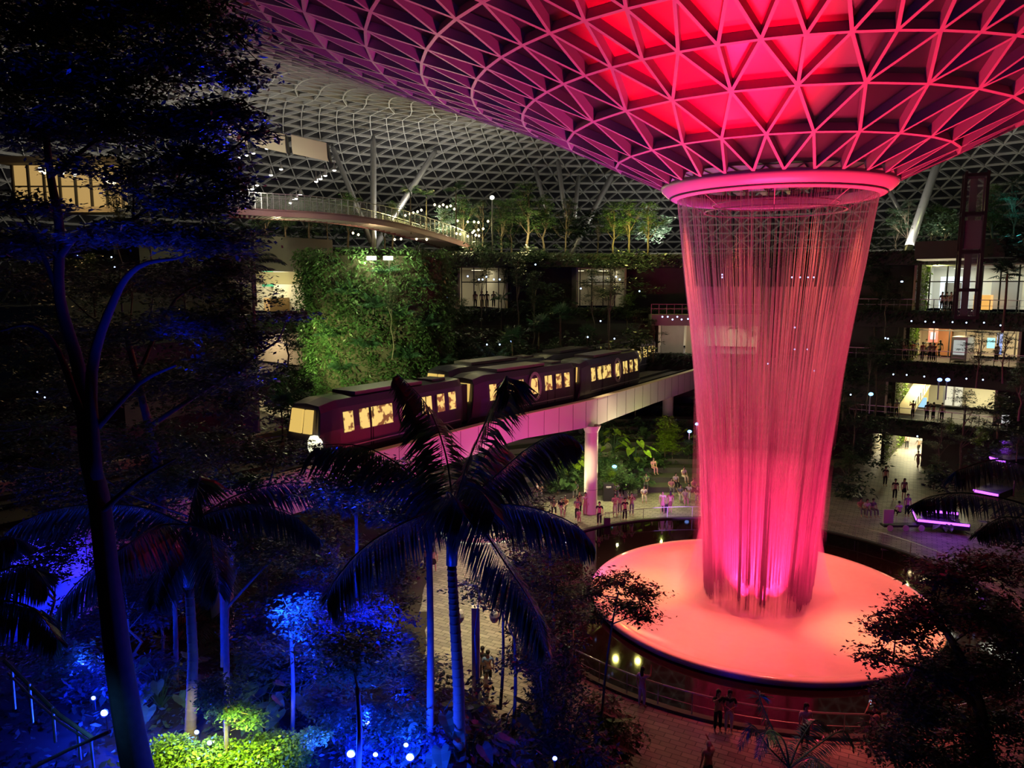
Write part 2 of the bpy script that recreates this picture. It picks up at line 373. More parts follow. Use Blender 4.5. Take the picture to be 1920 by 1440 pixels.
# ------------------------------------------------------------------ basin, water and plaza floor
bs = MB()
bs.lathe([(0.01, 0.10), (2, 0.10), (5, 0.13), (7.6, 0.22), (8.3, 0.28), (8.5, 0.34), (8.56, 0.40), (8.9, 0.42), (8.98, 0.36), (8.95, 0.15), (8.85, 0.03)], (AX.x, AX.y, 0), 128)
basin = tag(bs.build('splash_basin', MAT['basin'], smooth=True), 'round glowing basin that catches the waterfall', 'basin')
PC = Vector((AX.x, AX.y+1.1, 0))     # the pond is not quite concentric with the basin
wt = MB(); wt.lathe([(7.0, 0.02), (13.3, 0.02), (13.35, 0.0)], (PC.x, PC.y, 0), 128)
pond = struct(wt.build('reflecting_water', MAT['water'])); pond['label'] = 'dark still water in a ring round the glowing basin'
kb = MB(); kb.lathe([(13.3, 0.0), (13.3, 0.12), (13.6, 0.12), (13.6, 0.0)], (PC.x, PC.y, 0), 128); struct(kb.build('trim_1', MAT['stone']))
fl = MB(); fl.quad((-80, -5, -0.01), (110, -5, -0.01), (110, 140, -0.01), (-80, 140, -0.01)); struct(fl.build('floor', MAT['floor']))

# ------------------------------------------------------------------ guideway
BD = Vector((0.57, 0.82, 0)).normalized(); BN = Vector((-BD.y, BD.x, 0))     # along the track, and across it away from the viewer
BP = [Vector((-22.0, 16.5, 0)), Vector((-11.9, 29.7, 0)), Vector((-8.6, 34.2, 0)), Vector((-0.5, 46.2, 0)), Vector((5.7, 53.9, 0)), Vector((11.5, 63.0, 0)), Vector((18.2, 73.6, 0)), Vector((25, 85, 0))]
BT = 8.7
def brk(i):   # depth of the beam side
    return [1.9, 1.9, 1.9, 1.65, 2.05, 2.0, 2.0, 2.0][i]
def bpath(s):     # centre line of the near edge of the guideway by arc length
    d = s
    for p, q in zip(BP, BP[1:]):
        l = (q-p).length
        if d <= l or q is BP[-1]:
            return p+(q-p)*(d/l), (q-p).normalized()
        d -= l
BLEN = sum((q-p).length for p, q in zip(BP, BP[1:]))
S0 = (BP[1]-BP[0]).length     # arc length where the guideway comes out from behind the trees
def bpt(s, off, z):
    a, _ = bpath(max(0, s-2)); c, _ = bpath(min(BLEN, s+2)); p, _ = bpath(s); d = (c-a).normalized()
    n = Vector((-d.y, d.x, 0)); m = (a+c)/2 if 2 < s < BLEN-2 else p
    q = m*0.5+p*0.5+n*off; q.z = z; return q, d, n
gw = tag(thing('elevated_guideway', None, None), 'curved elevated train guideway with pale panelled side above the plaza', 'guideway', kind='structure')
NS = 96; sec = MB(); cop = MB(); pan = MB(); seam = MB()
for i in range(NS):
    s0 = BLEN*i/NS; s1 = BLEN*(i+1)/NS
    def P(s, off, z): return bpt(s, off, z)[0]
    def dpt(s): return ip([(0, 1.9), (S0+10, 1.9), (S0+22, 1.6), (S0+31, 2.1), (S0+42, 1.95), (BLEN, 1.95)], s)
    for (a, za, b, zb) in ((0.12, None, 8.9, None), (0.12, 8.25, 8.9, 8.25)):
        z0a = BT-dpt(s0) if za is None else za; z1a = BT-dpt(s1) if za is None else za
        sec.quad(P(s0, a, z0a), P(s1, a, z1a), P(s1, b, z1a), P(s0, b, z0a))
    sec.quad(P(s0, 8.9, 8.7), P(s1, 8.9, 8.7), P(s1, 8.9, 8.7-dpt(s1)), P(s0, 8.9, 8.7-dpt(s0)))
    pan.quad(P(s0, 0.0, BT-dpt(s0)), P(s1, 0.0, BT-dpt(s1)), P(s1, 0.0, BT-0.06), P(s0, 0.0, BT-0.06))
    pan.quad(P(s0, 0.12, BT-dpt(s0)), P(s1, 0.12, BT-dpt(s1)), P(s1, 0.0, BT-dpt(s1)), P(s0, 0.0, BT-dpt(s0)))
    cop.box8([P(s0, -0.05, BT-0.06), P(s1, -0.05, BT-0.06), P(s1, 0.42, BT-0.06), P(s0, 0.42, BT-0.06), P(s0, -0.05, BT), P(s1, -0.05, BT), P(s1, 0.42, BT), P(s0, 0.42, BT)])
    cop.box8([P(s0, 8.6, 8.2), P(s1, 8.6, 8.2), P(s1, 8.95, 8.2), P(s0, 8.95, 8.2), P(s0, 8.6, BT), P(s1, 8.6, BT), P(s1, 8.95, BT), P(s0, 8.95, BT)])
sm0 = 0.7
while sm0 < BLEN:
    q, d, n = bpt(sm0, -0.012, BT-1.0); dd = ip([(0, 1.9), (S0+10, 1.9), (S0+22, 1.6), (S0+31, 2.1), (S0+42, 1.95), (BLEN, 1.95)], sm0)
    seam.box8([q-d*0.012+Vector((0, 0, 1-dd))-n*0.0, q+d*0.012+Vector((0, 0, 1-dd)), q+d*0.012+n*0.02+Vector((0, 0, 1-dd)), q-d*0.012+n*0.02+Vector((0, 0, 1-dd)),
               q-d*0.012+Vector((0, 0, 0.94)), q+d*0.012+Vector((0, 0, 0.94)), q+d*0.012+n*0.02+Vector((0, 0, 0.94)), q-d*0.012+n*0.02+Vector((0, 0, 0.94))])
    sm0 += 1.75
sec.build('deck', MAT['darkconc'], gw); cop.build('coping', MAT['cream'], gw); pan.build('side_panel', MAT['clad'], gw); seam.build('panel_joint', MAT['dark'], gw)
rl = MB()
for off in (1.6, 3.1, 5.8, 7.3):
    for i in range(NS):
        a = bpt(BLEN*i/NS, off, 8.25)[0]; b = bpt(BLEN*(i+1)/NS, off, 8.25)[0]; rl.bar(a, b, (0, 0, 1), 0.3, 0.22)
rl.build('running_rail', MAT['dark'], gw)
def colm(name, p, r, z1, label, capr=None):
    t = thing(name, label, 'column', p); t['kind'] = 'structure'
    b = MB(); b.lathe([(r, 0), (r, z1)], n=32); b.build('shaft', MAT['column'], t, smooth=True)
    c = MB(); c.lathe([(r+0.02, 1.9), (r+0.025, 1.9), (r+0.025, 1.93), (r+0.0, 1.93)], n=32); c.build('shaft_joint', MAT['concrete'], t)
    c = MB(); c.lathe([(r, z1-0.5), (r+0.18, z1-0.05), (r+0.18, z1)], n=32); c.build('column_head', MAT['column'], t, smooth=True)
    return t
pc = on(1107, 962, 0); colm('guideway_column', pc, 0.5, 6.75, 'round cream column standing on the plaza under the train guideway')
pc2 = at(1252, 770, 76); pc2.z = 0; colm('guideway_column', pc2, 0.55, 6.75, 'dark far column under the guideway beside the waterfall')
pc3 = bpt(S0+1, 2.2, 0)[0]; colm('guideway_column', pc3, 0.5, 6.75, 'column under the guideway hidden among blue lit trees')

# ------------------------------------------------------------------ trains
MAT['trainb'] = M('train_dark_paint', (0.05, 0.045, 0.08), 0.3, spec=0.6, noise=0.2, scale=0.8)
MAT['trainr'] = M('train_roof', (0.16, 0.14, 0.16), 0.4)
MAT['lit'] = M('lit_window', (0.3, 0.25, 0.1), 0.3, emit=(1, 0.72, 0.20), es=0.9)
def busy(m, sc):
    nt = m.node_tree; b = nt.nodes['Principled BSDF']; tc = nt.nodes.new('ShaderNodeTexCoord'); n = nt.nodes.new('ShaderNodeTexNoise'); n.inputs['Scale'].default_value = sc; n.inputs['Detail'].default_value = 2
    cr = nt.nodes.new('ShaderNodeValToRGB'); cr.color_ramp.elements[0].position = 0.42; cr.color_ramp.elements[0].color = (0.16, 0.08, 0.02, 1); cr.color_ramp.elements[1].position = 0.50; cr.color_ramp.elements[1].color = (1, 0.72, 0.2, 1)
    nt.links.new(tc.outputs['Object'], n.inputs['Vector']); nt.links.new(n.outputs['Fac'], cr.inputs[0]); nt.links.new(cr.outputs[0], b.inputs['Emission Color'])
busy(MAT['lit'], 2.6)
MAT['litw'] = M('lit_windscreen', (0.3, 0.25, 0.1), 0.3, emit=(1, 0.66, 0.16), es=0.75)
MAT['hlamp'] = M('headlamp', (0.8, 0.8, 0.7), 0.2, emit=(1, 0.97, 0.62), es=1.6)
MAT['silver'] = M('train_silver', (0.5, 0.48, 0.5), 0.3, 0.6)
def car_mesh(L):
    """body shell: rounded section drawn in at both ends, y along the track (+y = front), x>0 = viewer's side"""
    b = MB(); sect = [(1.15, 0.0), (1.3, 0.35), (1.32, 1.5), (1.22, 2.55), (1.0, 2.92), (0.0, 3.0), (-1.0, 2.92), (-1.22, 2.55), (-1.32, 1.5), (-1.3, 0.35), (-1.15, 0.0)]
    st = [(0, 0.86, 1.0, 0.25), (0.35, 0.97, 1.0, 0.05), (0.9, 1, 1, 0), (L-1.6, 1, 1, 0), (L-0.8, 0.97, 0.98, 0), (L-0.15, 0.9, 0.93, 0), (L, 0.82, 0.45, 0)]
    for y, sx, sz, dz in st:
        for x, z in sect: b.v.append((x*sx, y - (z*0.16 if y > L-1 else 0), z*sz+0.0))
    n = len(sect)
    for k in range(len(st)-1):
        for j in range(n-1):
            a = k*n+j; b.f.append((a, a+1, a+n+1, a+n)); b.mi.append(0)
        b.f.append((k*n+n-1, k*n, (k+1)*n, (k+1)*n+n-1)); b.mi.append(0)
    b.f.append(tuple(range(n))); b.mi.append(0); b.f.append(tuple(reversed(range((len(st)-1)*n, len(st)*n)))); b.mi.append(0)
    return b
def win(parent, x, y0, y1, z0, z1, mat='lit', name='window'):
    b = MB(); s_ = 1 if x > 0 else -1; xx = abs(x); t = 0.03
    sl = -0.085
    b.box8([(s_*(xx-t), y0, z0), (s_*(xx+0.012), y0, z0), (s_*(xx+0.012), y1, z0), (s_*(xx-t), y1, z0), (s_*(xx-t+sl*(z1-z0)), y0, z1), (s_*(xx+0.012+sl*(z1-z0)), y0, z1), (s_*(xx+0.012+sl*(z1-z0)), y1, z1), (s_*(xx-t+sl*(z1-z0)), y1, z1)])
    return b.build(name, MAT[mat], parent)
def make_car(parent, s, off, lead, ln=11.7):
    c = car_mesh(ln).build('car', MAT['trainb'], parent)
    q, d, n = bpt(s+ln/2, off, 8.5); ang = math.atan2(-d.y, -d.x) - PI/2     # front towards the viewer's end
    c.rotation_euler = (0, 0, ang); start = q + d*(ln/2); c.location = start
    sd = 1 if Vector((math.cos(ang), math.sin(ang), 0)).dot(n) < 0 else -1   # local x sign that faces the plaza
    for yy, w2 in ((0.9, 0.62), (1.95, 0.62), (3.1, 0.8), (6.35, 1.55), (8.1, 0.65), (9.2, 0.65)):
        for s_ in (sd,):
            win(c, s_*1.352, yy, yy+w2, 1.28, 2.3)
    for yy in (2.72, 7.98):
        b = MB()
        for y_ in (yy, yy+0.9 if yy < 5 else yy-0.16, ):
            b.box(sd*1.31-0.02, sd*1.31+0.02, y_-0.02, y_+0.02, 0.3, 2.3)
        b.build('door_line', MAT['black'], c)
    # ring emblem round the lone window
    b = MB(); cy, cz = 5.15, 1.72
    for k in range(20):
        a0 = 2*PI*k/20; a1 = 2*PI*(k+1)/20
        p0 = Vector((sd*(1.345-0.085*(math.sin(a0)*0.9*0.8)), cy+0.62*math.cos(a0), cz+0.9*math.sin(a0))); p1 = Vector((sd*(1.345-0.085*(math.sin(a1)*0.9*0.8)), cy+0.62*math.cos(a1), cz+0.9*math.sin(a1)))
        b.bar(p0, p1, (sd, 0, 0), 0.2, 0.05)
    b.build('emblem_ring', MAT['silver'], c); win(c, sd*1.352, 4.78, 5.52, 1.2, 2.25)
    b = MB(); b.box(-0.85, 0.85, 3.4, 8.6, 2.97, 3.16); b.box(-0.6, 0.6, 1.0, 2.2, 2.97, 3.1); b.build('roof_unit', MAT['trainr'], c)
    b = MB(); b.box(-1.2, 1.2, 0.4, ln-0.9, -0.28, 0.05); b.build('undercarriage', MAT['black'], c)
    b = MB(); b.bar((sd*1.34, 0.5, 0.55), (sd*1.34, ln-1.7, 0.55), (sd, 0, 0), 0.06, 0.02); b.build('side_stripe', MAT['silver'], c)
    if lead:
        f = MB(); y0 = ln-0.14
        for s_ in (-1, 1):
            x0, x1 = (0.06, 0.98) if s_*sd < 0 else (0.1, 0.62)
            f.box8([(s_*x0, y0-0.22, 1.35), (s_*x1, y0-0.26, 1.35), (s_*x1, y0-0.16, 1.35), (s_*x0, y0-0.12, 1.35), (s_*x0, y0-0.42, 2.5), (s_*x1*0.94, y0-0.46, 2.5), (s_*x1*0.94, y0-0.36, 2.5), (s_*x0, y0-0.30, 2.5)])
        f.build('windscreen', MAT['litw'], c)
        h = MB(); cx = sd*0.93; n8 = [(0.42*math.cos(PI*k/4+PI/8), 0.5*math.sin(PI*k/4+PI/8)) for k in range(8)]
        i0 = 0
        for yy in (-0.1, 0.16):
            for a, z in n8: h.v.append((cx+a, y0+yy-0.16*0.9-0.12*abs(a), 0.86+z))
        for k in range(8): h.f.append((k, (k+1) % 8, 8+(k+1) % 8, 8+k)); h.mi.append(0)
        h.f.append(tuple(range(8, 16))); h.mi.append(0)
        h.build('headlamp', MAT['hlamp'], c)
        b = MB(); b.box(-0.9, 0.9, y0-0.2, y0+0.12, 0.1, 0.42); b.build('coupler_cover', MAT['black'], c)
    else:
        f = MB(); y0 = ln-0.14
        f.box8([(-0.8, y0-0.26, 1.35), (0.8, y0-0.26, 1.35), (0.8, y0-0.13, 1.35), (-0.8, y0-0.13, 1.35), (-0.75, y0-0.46, 2.45), (0.75, y0-0.46, 2.45), (0.75, y0-0.31, 2.45), (-0.75, y0-0.31, 2.45)])
        f.build('end_window', MAT['litw'], c)
    return c
tr1 = thing('train', 'dark train with headlamp on the track nearer the plaza', 'train', bpt(S0+20, 2.3, 8.5)[0])
tr2 = thing('train', 'dark train on the far track behind the first one', 'train', bpt(S0+38, 6.5, 8.5)[0])
for tr, off, ss in ((tr1, 2.3, (5.6, 18.0, 30.4)), (tr2, 6.5, (20.2, 32.6, 45.0))):
    for k, s in enumerate(ss):
        c = make_car(tr, S0+s, off, k == 0)
        c.location = c.location - tr.location
    for k in (1, 2):
        q, d, n = bpt(S0+ss[k]-0.35, off, 9.3); b = MB(); ang = math.atan2(d.y, d.x)
        tf = Matrix.Translation(q-tr.location) @ Matrix.Rotation(ang, 4, 'Z'); b.box(-0.55, 0.55, -0.8, 0.8, -0.6, 1.7, tf=tf); b.build('gangway', MAT['black'], tr)

# ------------------------------------------------------------------ people
def skin_mesh(chains, name, sub=1):
    """one continuous surface grown round a skeleton; chains = lists of (xyz, radius), joined where points coincide"""
    v = []; rr = []; e = []; idx = {}
    for ch in chains:
        prev = None
        for p, r in ch:
            key = tuple(round(c, 4) for c in p)
            if key not in idx: idx[key] = len(v); v.append(p); rr.append(r)
            i = idx[key]
            if prev is not None and prev != i: e.append((prev, i))
            prev = i
    me = bpy.data.meshes.new(name); me.from_pydata(v, e, []); o = bpy.data.objects.new(name, me); COL.objects.link(o)
    md = o.modifiers.new('skin', 'SKIN'); md.use_smooth_shade = True; sv = me.skin_vertices[0].data
    for i, r in enumerate(rr): sv[i].radius = r if hasattr(r, '__len__') else (r, r)
    sv[0].use_root = True
    if sub: s_ = o.modifiers.new('sub', 'SUBSURF'); s_.levels = sub; s_.render_levels = sub
    dg = bpy.context.evaluated_depsgraph_get(); m2 = bpy.data.meshes.new_from_object(o.evaluated_get(dg)); bpy.data.objects.remove(o); m2.name = name
    m2.materials.clear(); m2.materials.append(None)
    return m2
POSES = {}
def pose(kind, skirt=False):
    key = (kind, skirt)
    if key in POSES: return POSES[key]
    V = lambda *a: tuple(a)
    pel = V(0, 0, 0.95); ch = V(0, 0.0, 1.28); nk = V(0, 0.0, 1.47); hd = V(0, 0.015, 1.62); top = V(0, 0.01, 1.70)
    hips = {s: V(0.09*s, 0, 0.9) for s in (-1, 1)}; sh = {s: V(0.19*s, 0, 1.40) for s in (-1, 1)}
    kn = {s: V(0.10*s, 0.01, 0.50) for s in (-1, 1)}; an = {s: V(0.11*s, -0.01, 0.09) for s in (-1, 1)}
    el = {s: V(0.24*s, -0.02, 1.13) for s in (-1, 1)}; wr = {s: V(0.25*s, 0.05, 0.88) for s in (-1, 1)}
    if kind == 'walk':
        kn = {1: V(0.09, 0.16, 0.52), -1: V(-0.09, 0.02, 0.50)}; an = {1: V(0.1, 0.26, 0.10), -1: V(-0.1, -0.28, 0.14)}
        el = {1: V(0.24, -0.12, 1.14), -1: V(-0.24, 0.08, 1.14)}; wr = {1: V(0.24, -0.12, 0.9), -1: V(-0.22, 0.24, 0.95)}
    if kind == 'photo':
        el = {s: V(0.25*s, 0.16, 1.2) for s in (-1, 1)}; wr = {s: V(0.07*s, 0.34, 1.46) for s in (-1, 1)}
    if kind == 'onearm':
        el[1] = V(0.26, 0.18, 1.36); wr[1] = V(0.18, 0.36, 1.58)
    if kind == 'cross':
        el = {s: V(0.25*s, 0.06, 1.14) for s in (-1, 1)}; wr = {s: V(0.04*s, 0.24, 1.1) for s in (-1, 1)}
    if kind == 'sit':
        pel = V(0, 0, 0.53); ch = V(0, 0.02, 0.86); nk = V(0, 0.04, 1.05); hd = V(0, 0.07, 1.20); top = V(0, 0.07, 1.28)
        hips = {s: V(0.09*s, 0.02, 0.52) for s in (-1, 1)}; sh = {s: V(0.19*s, 0.03, 0.98) for s in (-1, 1)}
        kn = {s: V(0.13*s, 0.46, 0.52) for s in (-1, 1)}; an = {s: V(0.13*s, 0.5, 0.1) for s in (-1, 1)}
        el = {s: V(0.24*s, 0.10, 0.74) for s in (-1, 1)}; wr = {s: V(0.12*s, 0.34, 0.66) for s in (-1, 1)}
    lerp = lambda a, b, t: tuple(a[i]+(b[i]-a[i])*t for i in range(3))
    body = [[(pel, 0.12), (ch, (0.15, 0.11)), (nk, 0.052), (hd, (0.078, 0.095)), (top, (0.05, 0.06))]]
    shirt = [[(pel, (0.135, 0.11)), (lerp(pel, ch, 0.5), (0.135, 0.105)), (ch, (0.165, 0.12)), (lerp(ch, nk, 0.85), 0.075)]]
    pants = [[(lerp(pel, ch, 0.12), (0.14, 0.11)), (pel, (0.145, 0.12))]]
    for s in (-1, 1):
        hand = lerp(el[s], wr[s], 1.3)
        body.append([(pel, 0.12), (hips[s], 0.085), (kn[s], 0.055), (an[s], 0.038), (V(an[s][0]*1.05, an[s][1]+0.06, an[s][2]-0.05), 0.04), (V(an[s][0]*1.1, an[s][1]+0.17, an[s][2]-0.065), 0.03)])
        body.append([(ch, (0.15, 0.11)), (sh[s], 0.055), (el[s], 0.04), (wr[s], 0.028), (hand, (0.035, 0.02))])
        d = Vector(wr[s])-Vector(el[s]); d.normalize()
        for q in range(3):      # fingers
            f0 = Vector(hand)+d*0.02; body.append([(hand, (0.035, 0.02)), (tuple(f0+d*0.05+Vector((0.018*(q-1), 0.006, 0.0))), 0.009)])
        shirt.append([(ch, (0.165, 0.12)), (sh[s], 0.072), (lerp(sh[s], el[s], 0.75), 0.058)])
        pants.append([(pel, (0.145, 0.12)), (hips[s], 0.105), (kn[s], 0.075), (lerp(kn[s], an[s], 0.9), 0.055)])
    if skirt: pants = [[(lerp(pel, ch, 0.12), (0.14, 0.11)), (pel, (0.15, 0.13)), (V(pel[0], pel[1]+0.01, pel[2]-0.25), (0.2, 0.17)), (V(pel[0], pel[1]+0.02, pel[2]-0.4), (0.22, 0.19))]]
    def hairm(long):
        b = MB(); c = Vector(hd)
        b.ell(c+Vector((0, -0.018, 0.03)), (0.095, 0.105, 0.105), 12, 8)
        b.v = [v if (v[1]-c.y < 0.055 or v[2] > c.z+0.05) else (v[0], c.y+0.055, v[2]) for v in b.v]
        if long: b.ell(c+Vector((0, -0.075, -0.12)), (0.085, 0.045, 0.2), 10, 8)
        me = bpy.data.meshes.new('hair'); me.from_pydata(b.v, [], b.f); me.polygons.foreach_set('use_smooth', [True]*len(me.polygons)); me.materials.append(None); return me
    fc = MB(); c = Vector(hd)     # face features
    for s in (-1, 1): fc.ell(c+Vector((0.03*s, 0.088, 0.0)), (0.012, 0.008, 0.008), 6, 4)
    fc.ell(c+Vector((0, 0.086, -0.05)), (0.022, 0.008, 0.006), 6, 4)
    fm = bpy.data.meshes.new('face'); fm.from_pydata(fc.v, [], fc.f); fm.materials.append(None)
    hi = sh[1][2]; bagm = MB(); bagm.ell((0, sh[1][1]-0.2, hi-0.2), (0.15, 0.09, 0.22), 12, 8)
    bgm = bpy.data.meshes.new('backpack'); bgm.from_pydata(bagm.v, [], bagm.f); bgm.polygons.foreach_set('use_smooth', [True]*len(bgm.polygons)); bgm.materials.append(None)
    POSES[key] = dict(body=skin_mesh(body, 'body', 1), shirt=skin_mesh(shirt, 'top', 1), pants=skin_mesh(pants, 'skirt' if skirt else 'trousers', 1), hair=hairm(False), lhair=hairm(True), face=fm, bag=bgm, hand=Vector(wr[1]))
    return POSES[key]
CLO = {}
def cloth(col):
    if col not in CLO: CLO[col] = M('cloth', col, 0.85)
    return CLO[col]
SKIN = M('skin', (0.5, 0.31, 0.22), 0.5); HAIR = M('hair_black', (0.01, 0.008, 0.007), 0.5)
WHITE = (0.7, 0.68, 0.65); BLACK = (0.012, 0.012, 0.014); GREY = (0.2, 0.2, 0.21); NAVY = (0.03, 0.045, 0.1); LBLUE = (0.18, 0.28, 0.5); BEIGE = (0.5, 0.42, 0.3); PK = (0.55, 0.25, 0.28); CREAM = (0.65, 0.6, 0.48); OLIVE = (0.12, 0.13, 0.07)
def person(p, kind, face, top, bot, label, long=False, skirt=False, bag=None, phone=False, sc=1.0, group=None, capm=None):
    """face: heading in degrees, 0 = away from the viewer, 180 = towards the viewer"""
    P = pose(kind, skirt); t = thing('person', label, 'person', p, R_(face), group); t.scale = (sc,)*3
    def add(n, me, m):
        o = bpy.data.objects.new(n, me); COL.objects.link(o); o.parent = t; o.material_slots[0].link = 'OBJECT'; o.material_slots[0].material = m; return o
    add('body', P['body'], SKIN); add('top', P['shirt'], cloth(top)); add('skirt' if skirt else 'trousers', P['pants'], cloth(bot))
    add('cap' if capm else 'hair', P['lhair' if long else 'hair'], cloth(capm) if capm else HAIR); add('face', P['face'], HAIR)
    if bag: add('backpack', P['bag'], cloth(bag))
    if phone:
        b = MB(); h = P['hand']+Vector((-0.06, 0.1, 0.04)); b.box(h.x-0.04, h.x+0.04, h.y-0.006, h.y+0.006, h.z-0.07, h.z+0.09)
        b.build('phone', MAT['screen'], t)
    return t
MAT['screen'] = M('phone_screen', (0.1, 0.1, 0.1), 0.2, emit=(0.5, 0.7, 1), es=1.2)

# ------------------------------------------------------------------ plants
import numpy as np
def leafmesh(name, pts, size, mat, seed=1, tilt=0.6, asp=0.42, parent=None, dirs=None, jit=0.35, cup=0.0, down=0.15):
    rg = np.random.default_rng(seed); n = len(pts); pts = np.asarray(pts, dtype=float)
    ang = rg.random(n)*2*np.pi
    d = np.stack([np.cos(ang), np.sin(ang), rg.normal(-down, tilt*0.5, n)], 1) if dirs is None else np.asarray(dirs)+rg.normal(0, 0.25, (n, 3))
    d /= np.linalg.norm(d, axis=1)[:, None]
    up = np.stack([rg.normal(0, tilt*0.6, n), rg.normal(0, tilt*0.6, n), np.ones(n)], 1)
    s = np.cross(d, up); s /= np.linalg.norm(s, axis=1)[:, None]; nn = np.cross(s, d)
    L = (size*(1+rg.normal(0, jit, n)).clip(0.4, 2))[:, None]; W = L*asp*0.5
    a = pts; b = pts+d*L*0.45+s*W+nn*L*cup; c = pts+d*L; e = pts+d*L*0.45-s*W+nn*L*cup
    v = np.stack([a, b, c, e], 1).reshape(-1, 3)
    me = bpy.data.meshes.new(name); me.vertices.add(4*n); me.vertices.foreach_set('co', v.ravel())
    me.loops.add(4*n); me.loops.foreach_set('vertex_index', np.arange(4*n)); me.polygons.add(n)
    me.polygons.foreach_set('loop_start', np.arange(n)*4); me.polygons.foreach_set('loop_total', np.full(n, 4)); me.update(calc_edges=True)
    me.materials.append(mat); o = bpy.data.objects.new(name, me); COL.objects.link(o)
    if parent: o.parent = parent
    return o
def blobpts(rg, c, r, n, shell=0.5):
    u = rg.normal(size=(n, 3)); u /= np.linalg.norm(u, axis=1)[:, None]
    q = (shell+(1-shell)*rg.random(n))[:, None]
    return np.asarray(c)+u*q*np.asarray(r)
def tree_maker(name, cat, h, trunk_r, blobs, nl, size, leaf, seed, bark='bark', bare=0.35, asp=0.42, lean=0.0, tilt=0.6, nbr=9):
    """blobs: list of (x, y, z, rx, ry, rz) leaf masses, branches grow to each of them"""
    def mk():
        t = thing(name, None, cat); r_ = random.Random(seed); rg = np.random.default_rng(seed)
        tk = MB(); top = Vector((lean*h*0.3, 0, h*0.8)); pts = [Vector((0, 0, -0.4))]
        for k in range(1, 7): pts.append(Vector((lean*h*0.3*(k/6)**1.5+r_.gauss(0, 0.012*h), r_.gauss(0, 0.012*h), h*0.8*k/6)))
        tk.tube(pts, [trunk_r*(1.15-0.75*k/6) for k in range(7)], 9)
        P = []
        tot = sum(b[3]*b[4] for b in blobs)
        for b in blobs:
            c = Vector(b[:3]); k = max(1, min(6, int(6*min(0.98, max(bare, (c.z-0.35*abs(c.x)-0.2*h)/(h*0.8)))))); s = pts[k]
            mid = s.lerp(c, 0.5)+Vector((0, 0, -0.06*h*r_.random())); tk.tube([s, mid, c], [trunk_r*0.38, trunk_r*0.24, trunk_r*0.1], 6)
            for q in range(nbr):
                e = c+Vector((r_.uniform(-1, 1)*b[3], r_.uniform(-1, 1)*b[4], r_.uniform(-.6, .8)*b[5]))*0.85
                tk.tube([mid.lerp(c, r_.random()), (mid.lerp(c, 0.8)+e)/2+Vector((0, 0, 0.05)), e], [trunk_r*0.12, trunk_r*0.07, trunk_r*0.03], 4, cap=False)
            m = int(nl*b[3]*b[4]/tot)
            # leaves gather in sprays along the twigs
            ns = max(4, m//26); cs = blobpts(rg, b[:3], b[3:], ns, 0.35)
            for cc in cs: P.append(blobpts(rg, cc, (size*3.2, size*3.2, size*0.9), 26, 0.1))
        tk.build('trunk', MAT[bark], t, smooth=True); leafmesh('crown', np.concatenate(P), size, leaf, seed, tilt, asp, t)
        return t
    return mk
def rand_blobs(seed, n, rx, z0, z1, br, bz):
    r_ = random.Random(seed); out = []
    for k in range(n):
        z = z0+(z1-z0)*(k+0.5)/n; f = math.sin(PI*(0.25+0.7*(k+0.5)/n)); a = r_.random()*2*PI; d = rx*f*(0.3+0.7*r_.random())
        out.append((d*math.cos(a), d*math.sin(a), z, br*(0.7+0.6*r_.random()), br*(0.7+0.6*r_.random()), bz))
    return out
TM = {}
for k in range(3):
    TM['bushy%d' % k] = tree_maker('leafy_tree', 'tree', 6.5, 0.12, rand_blobs(20+k, 9, 1.7, 2.6, 6.3, 1.15, 0.6), 5200, 0.17, MAT['leaf'], 40+k)
    TM['layer%d' % k] = tree_maker('layered_tree', 'tree', 7.0, 0.09, rand_blobs(60+k, 8, 1.9, 2.6, 6.8, 1.2, 0.28), 5200, 0.13, MAT['leafd'], 50+k, nbr=12)
    TM['slender%d' % k] = tree_maker('slender_tree', 'tree', 10, 0.075, rand_blobs(70+k, 6, 0.9, 6.6, 10, 0.85, 0.6), 2600, 0.17, MAT['leafd'], 55+k, 'palebark', bare=0.8)
    TM['shrub%d' % k] = tree_maker('shrub', 'shrub', 1.4, 0.03, rand_blobs(80+k, 6, 0.6, 0.4, 1.4, 0.6, 0.45), 2200, 0.13, MAT['leaf'], 58+k, bare=0.1)
    TM['lime%d' % k] = tree_maker('lime_shrub', 'shrub', 2.6, 0.04, rand_blobs(90+k, 8, 0.6, 0.6, 2.7, 0.55, 0.35), 3000, 0.15, MAT['leafl'], 64+k, bare=0.1)
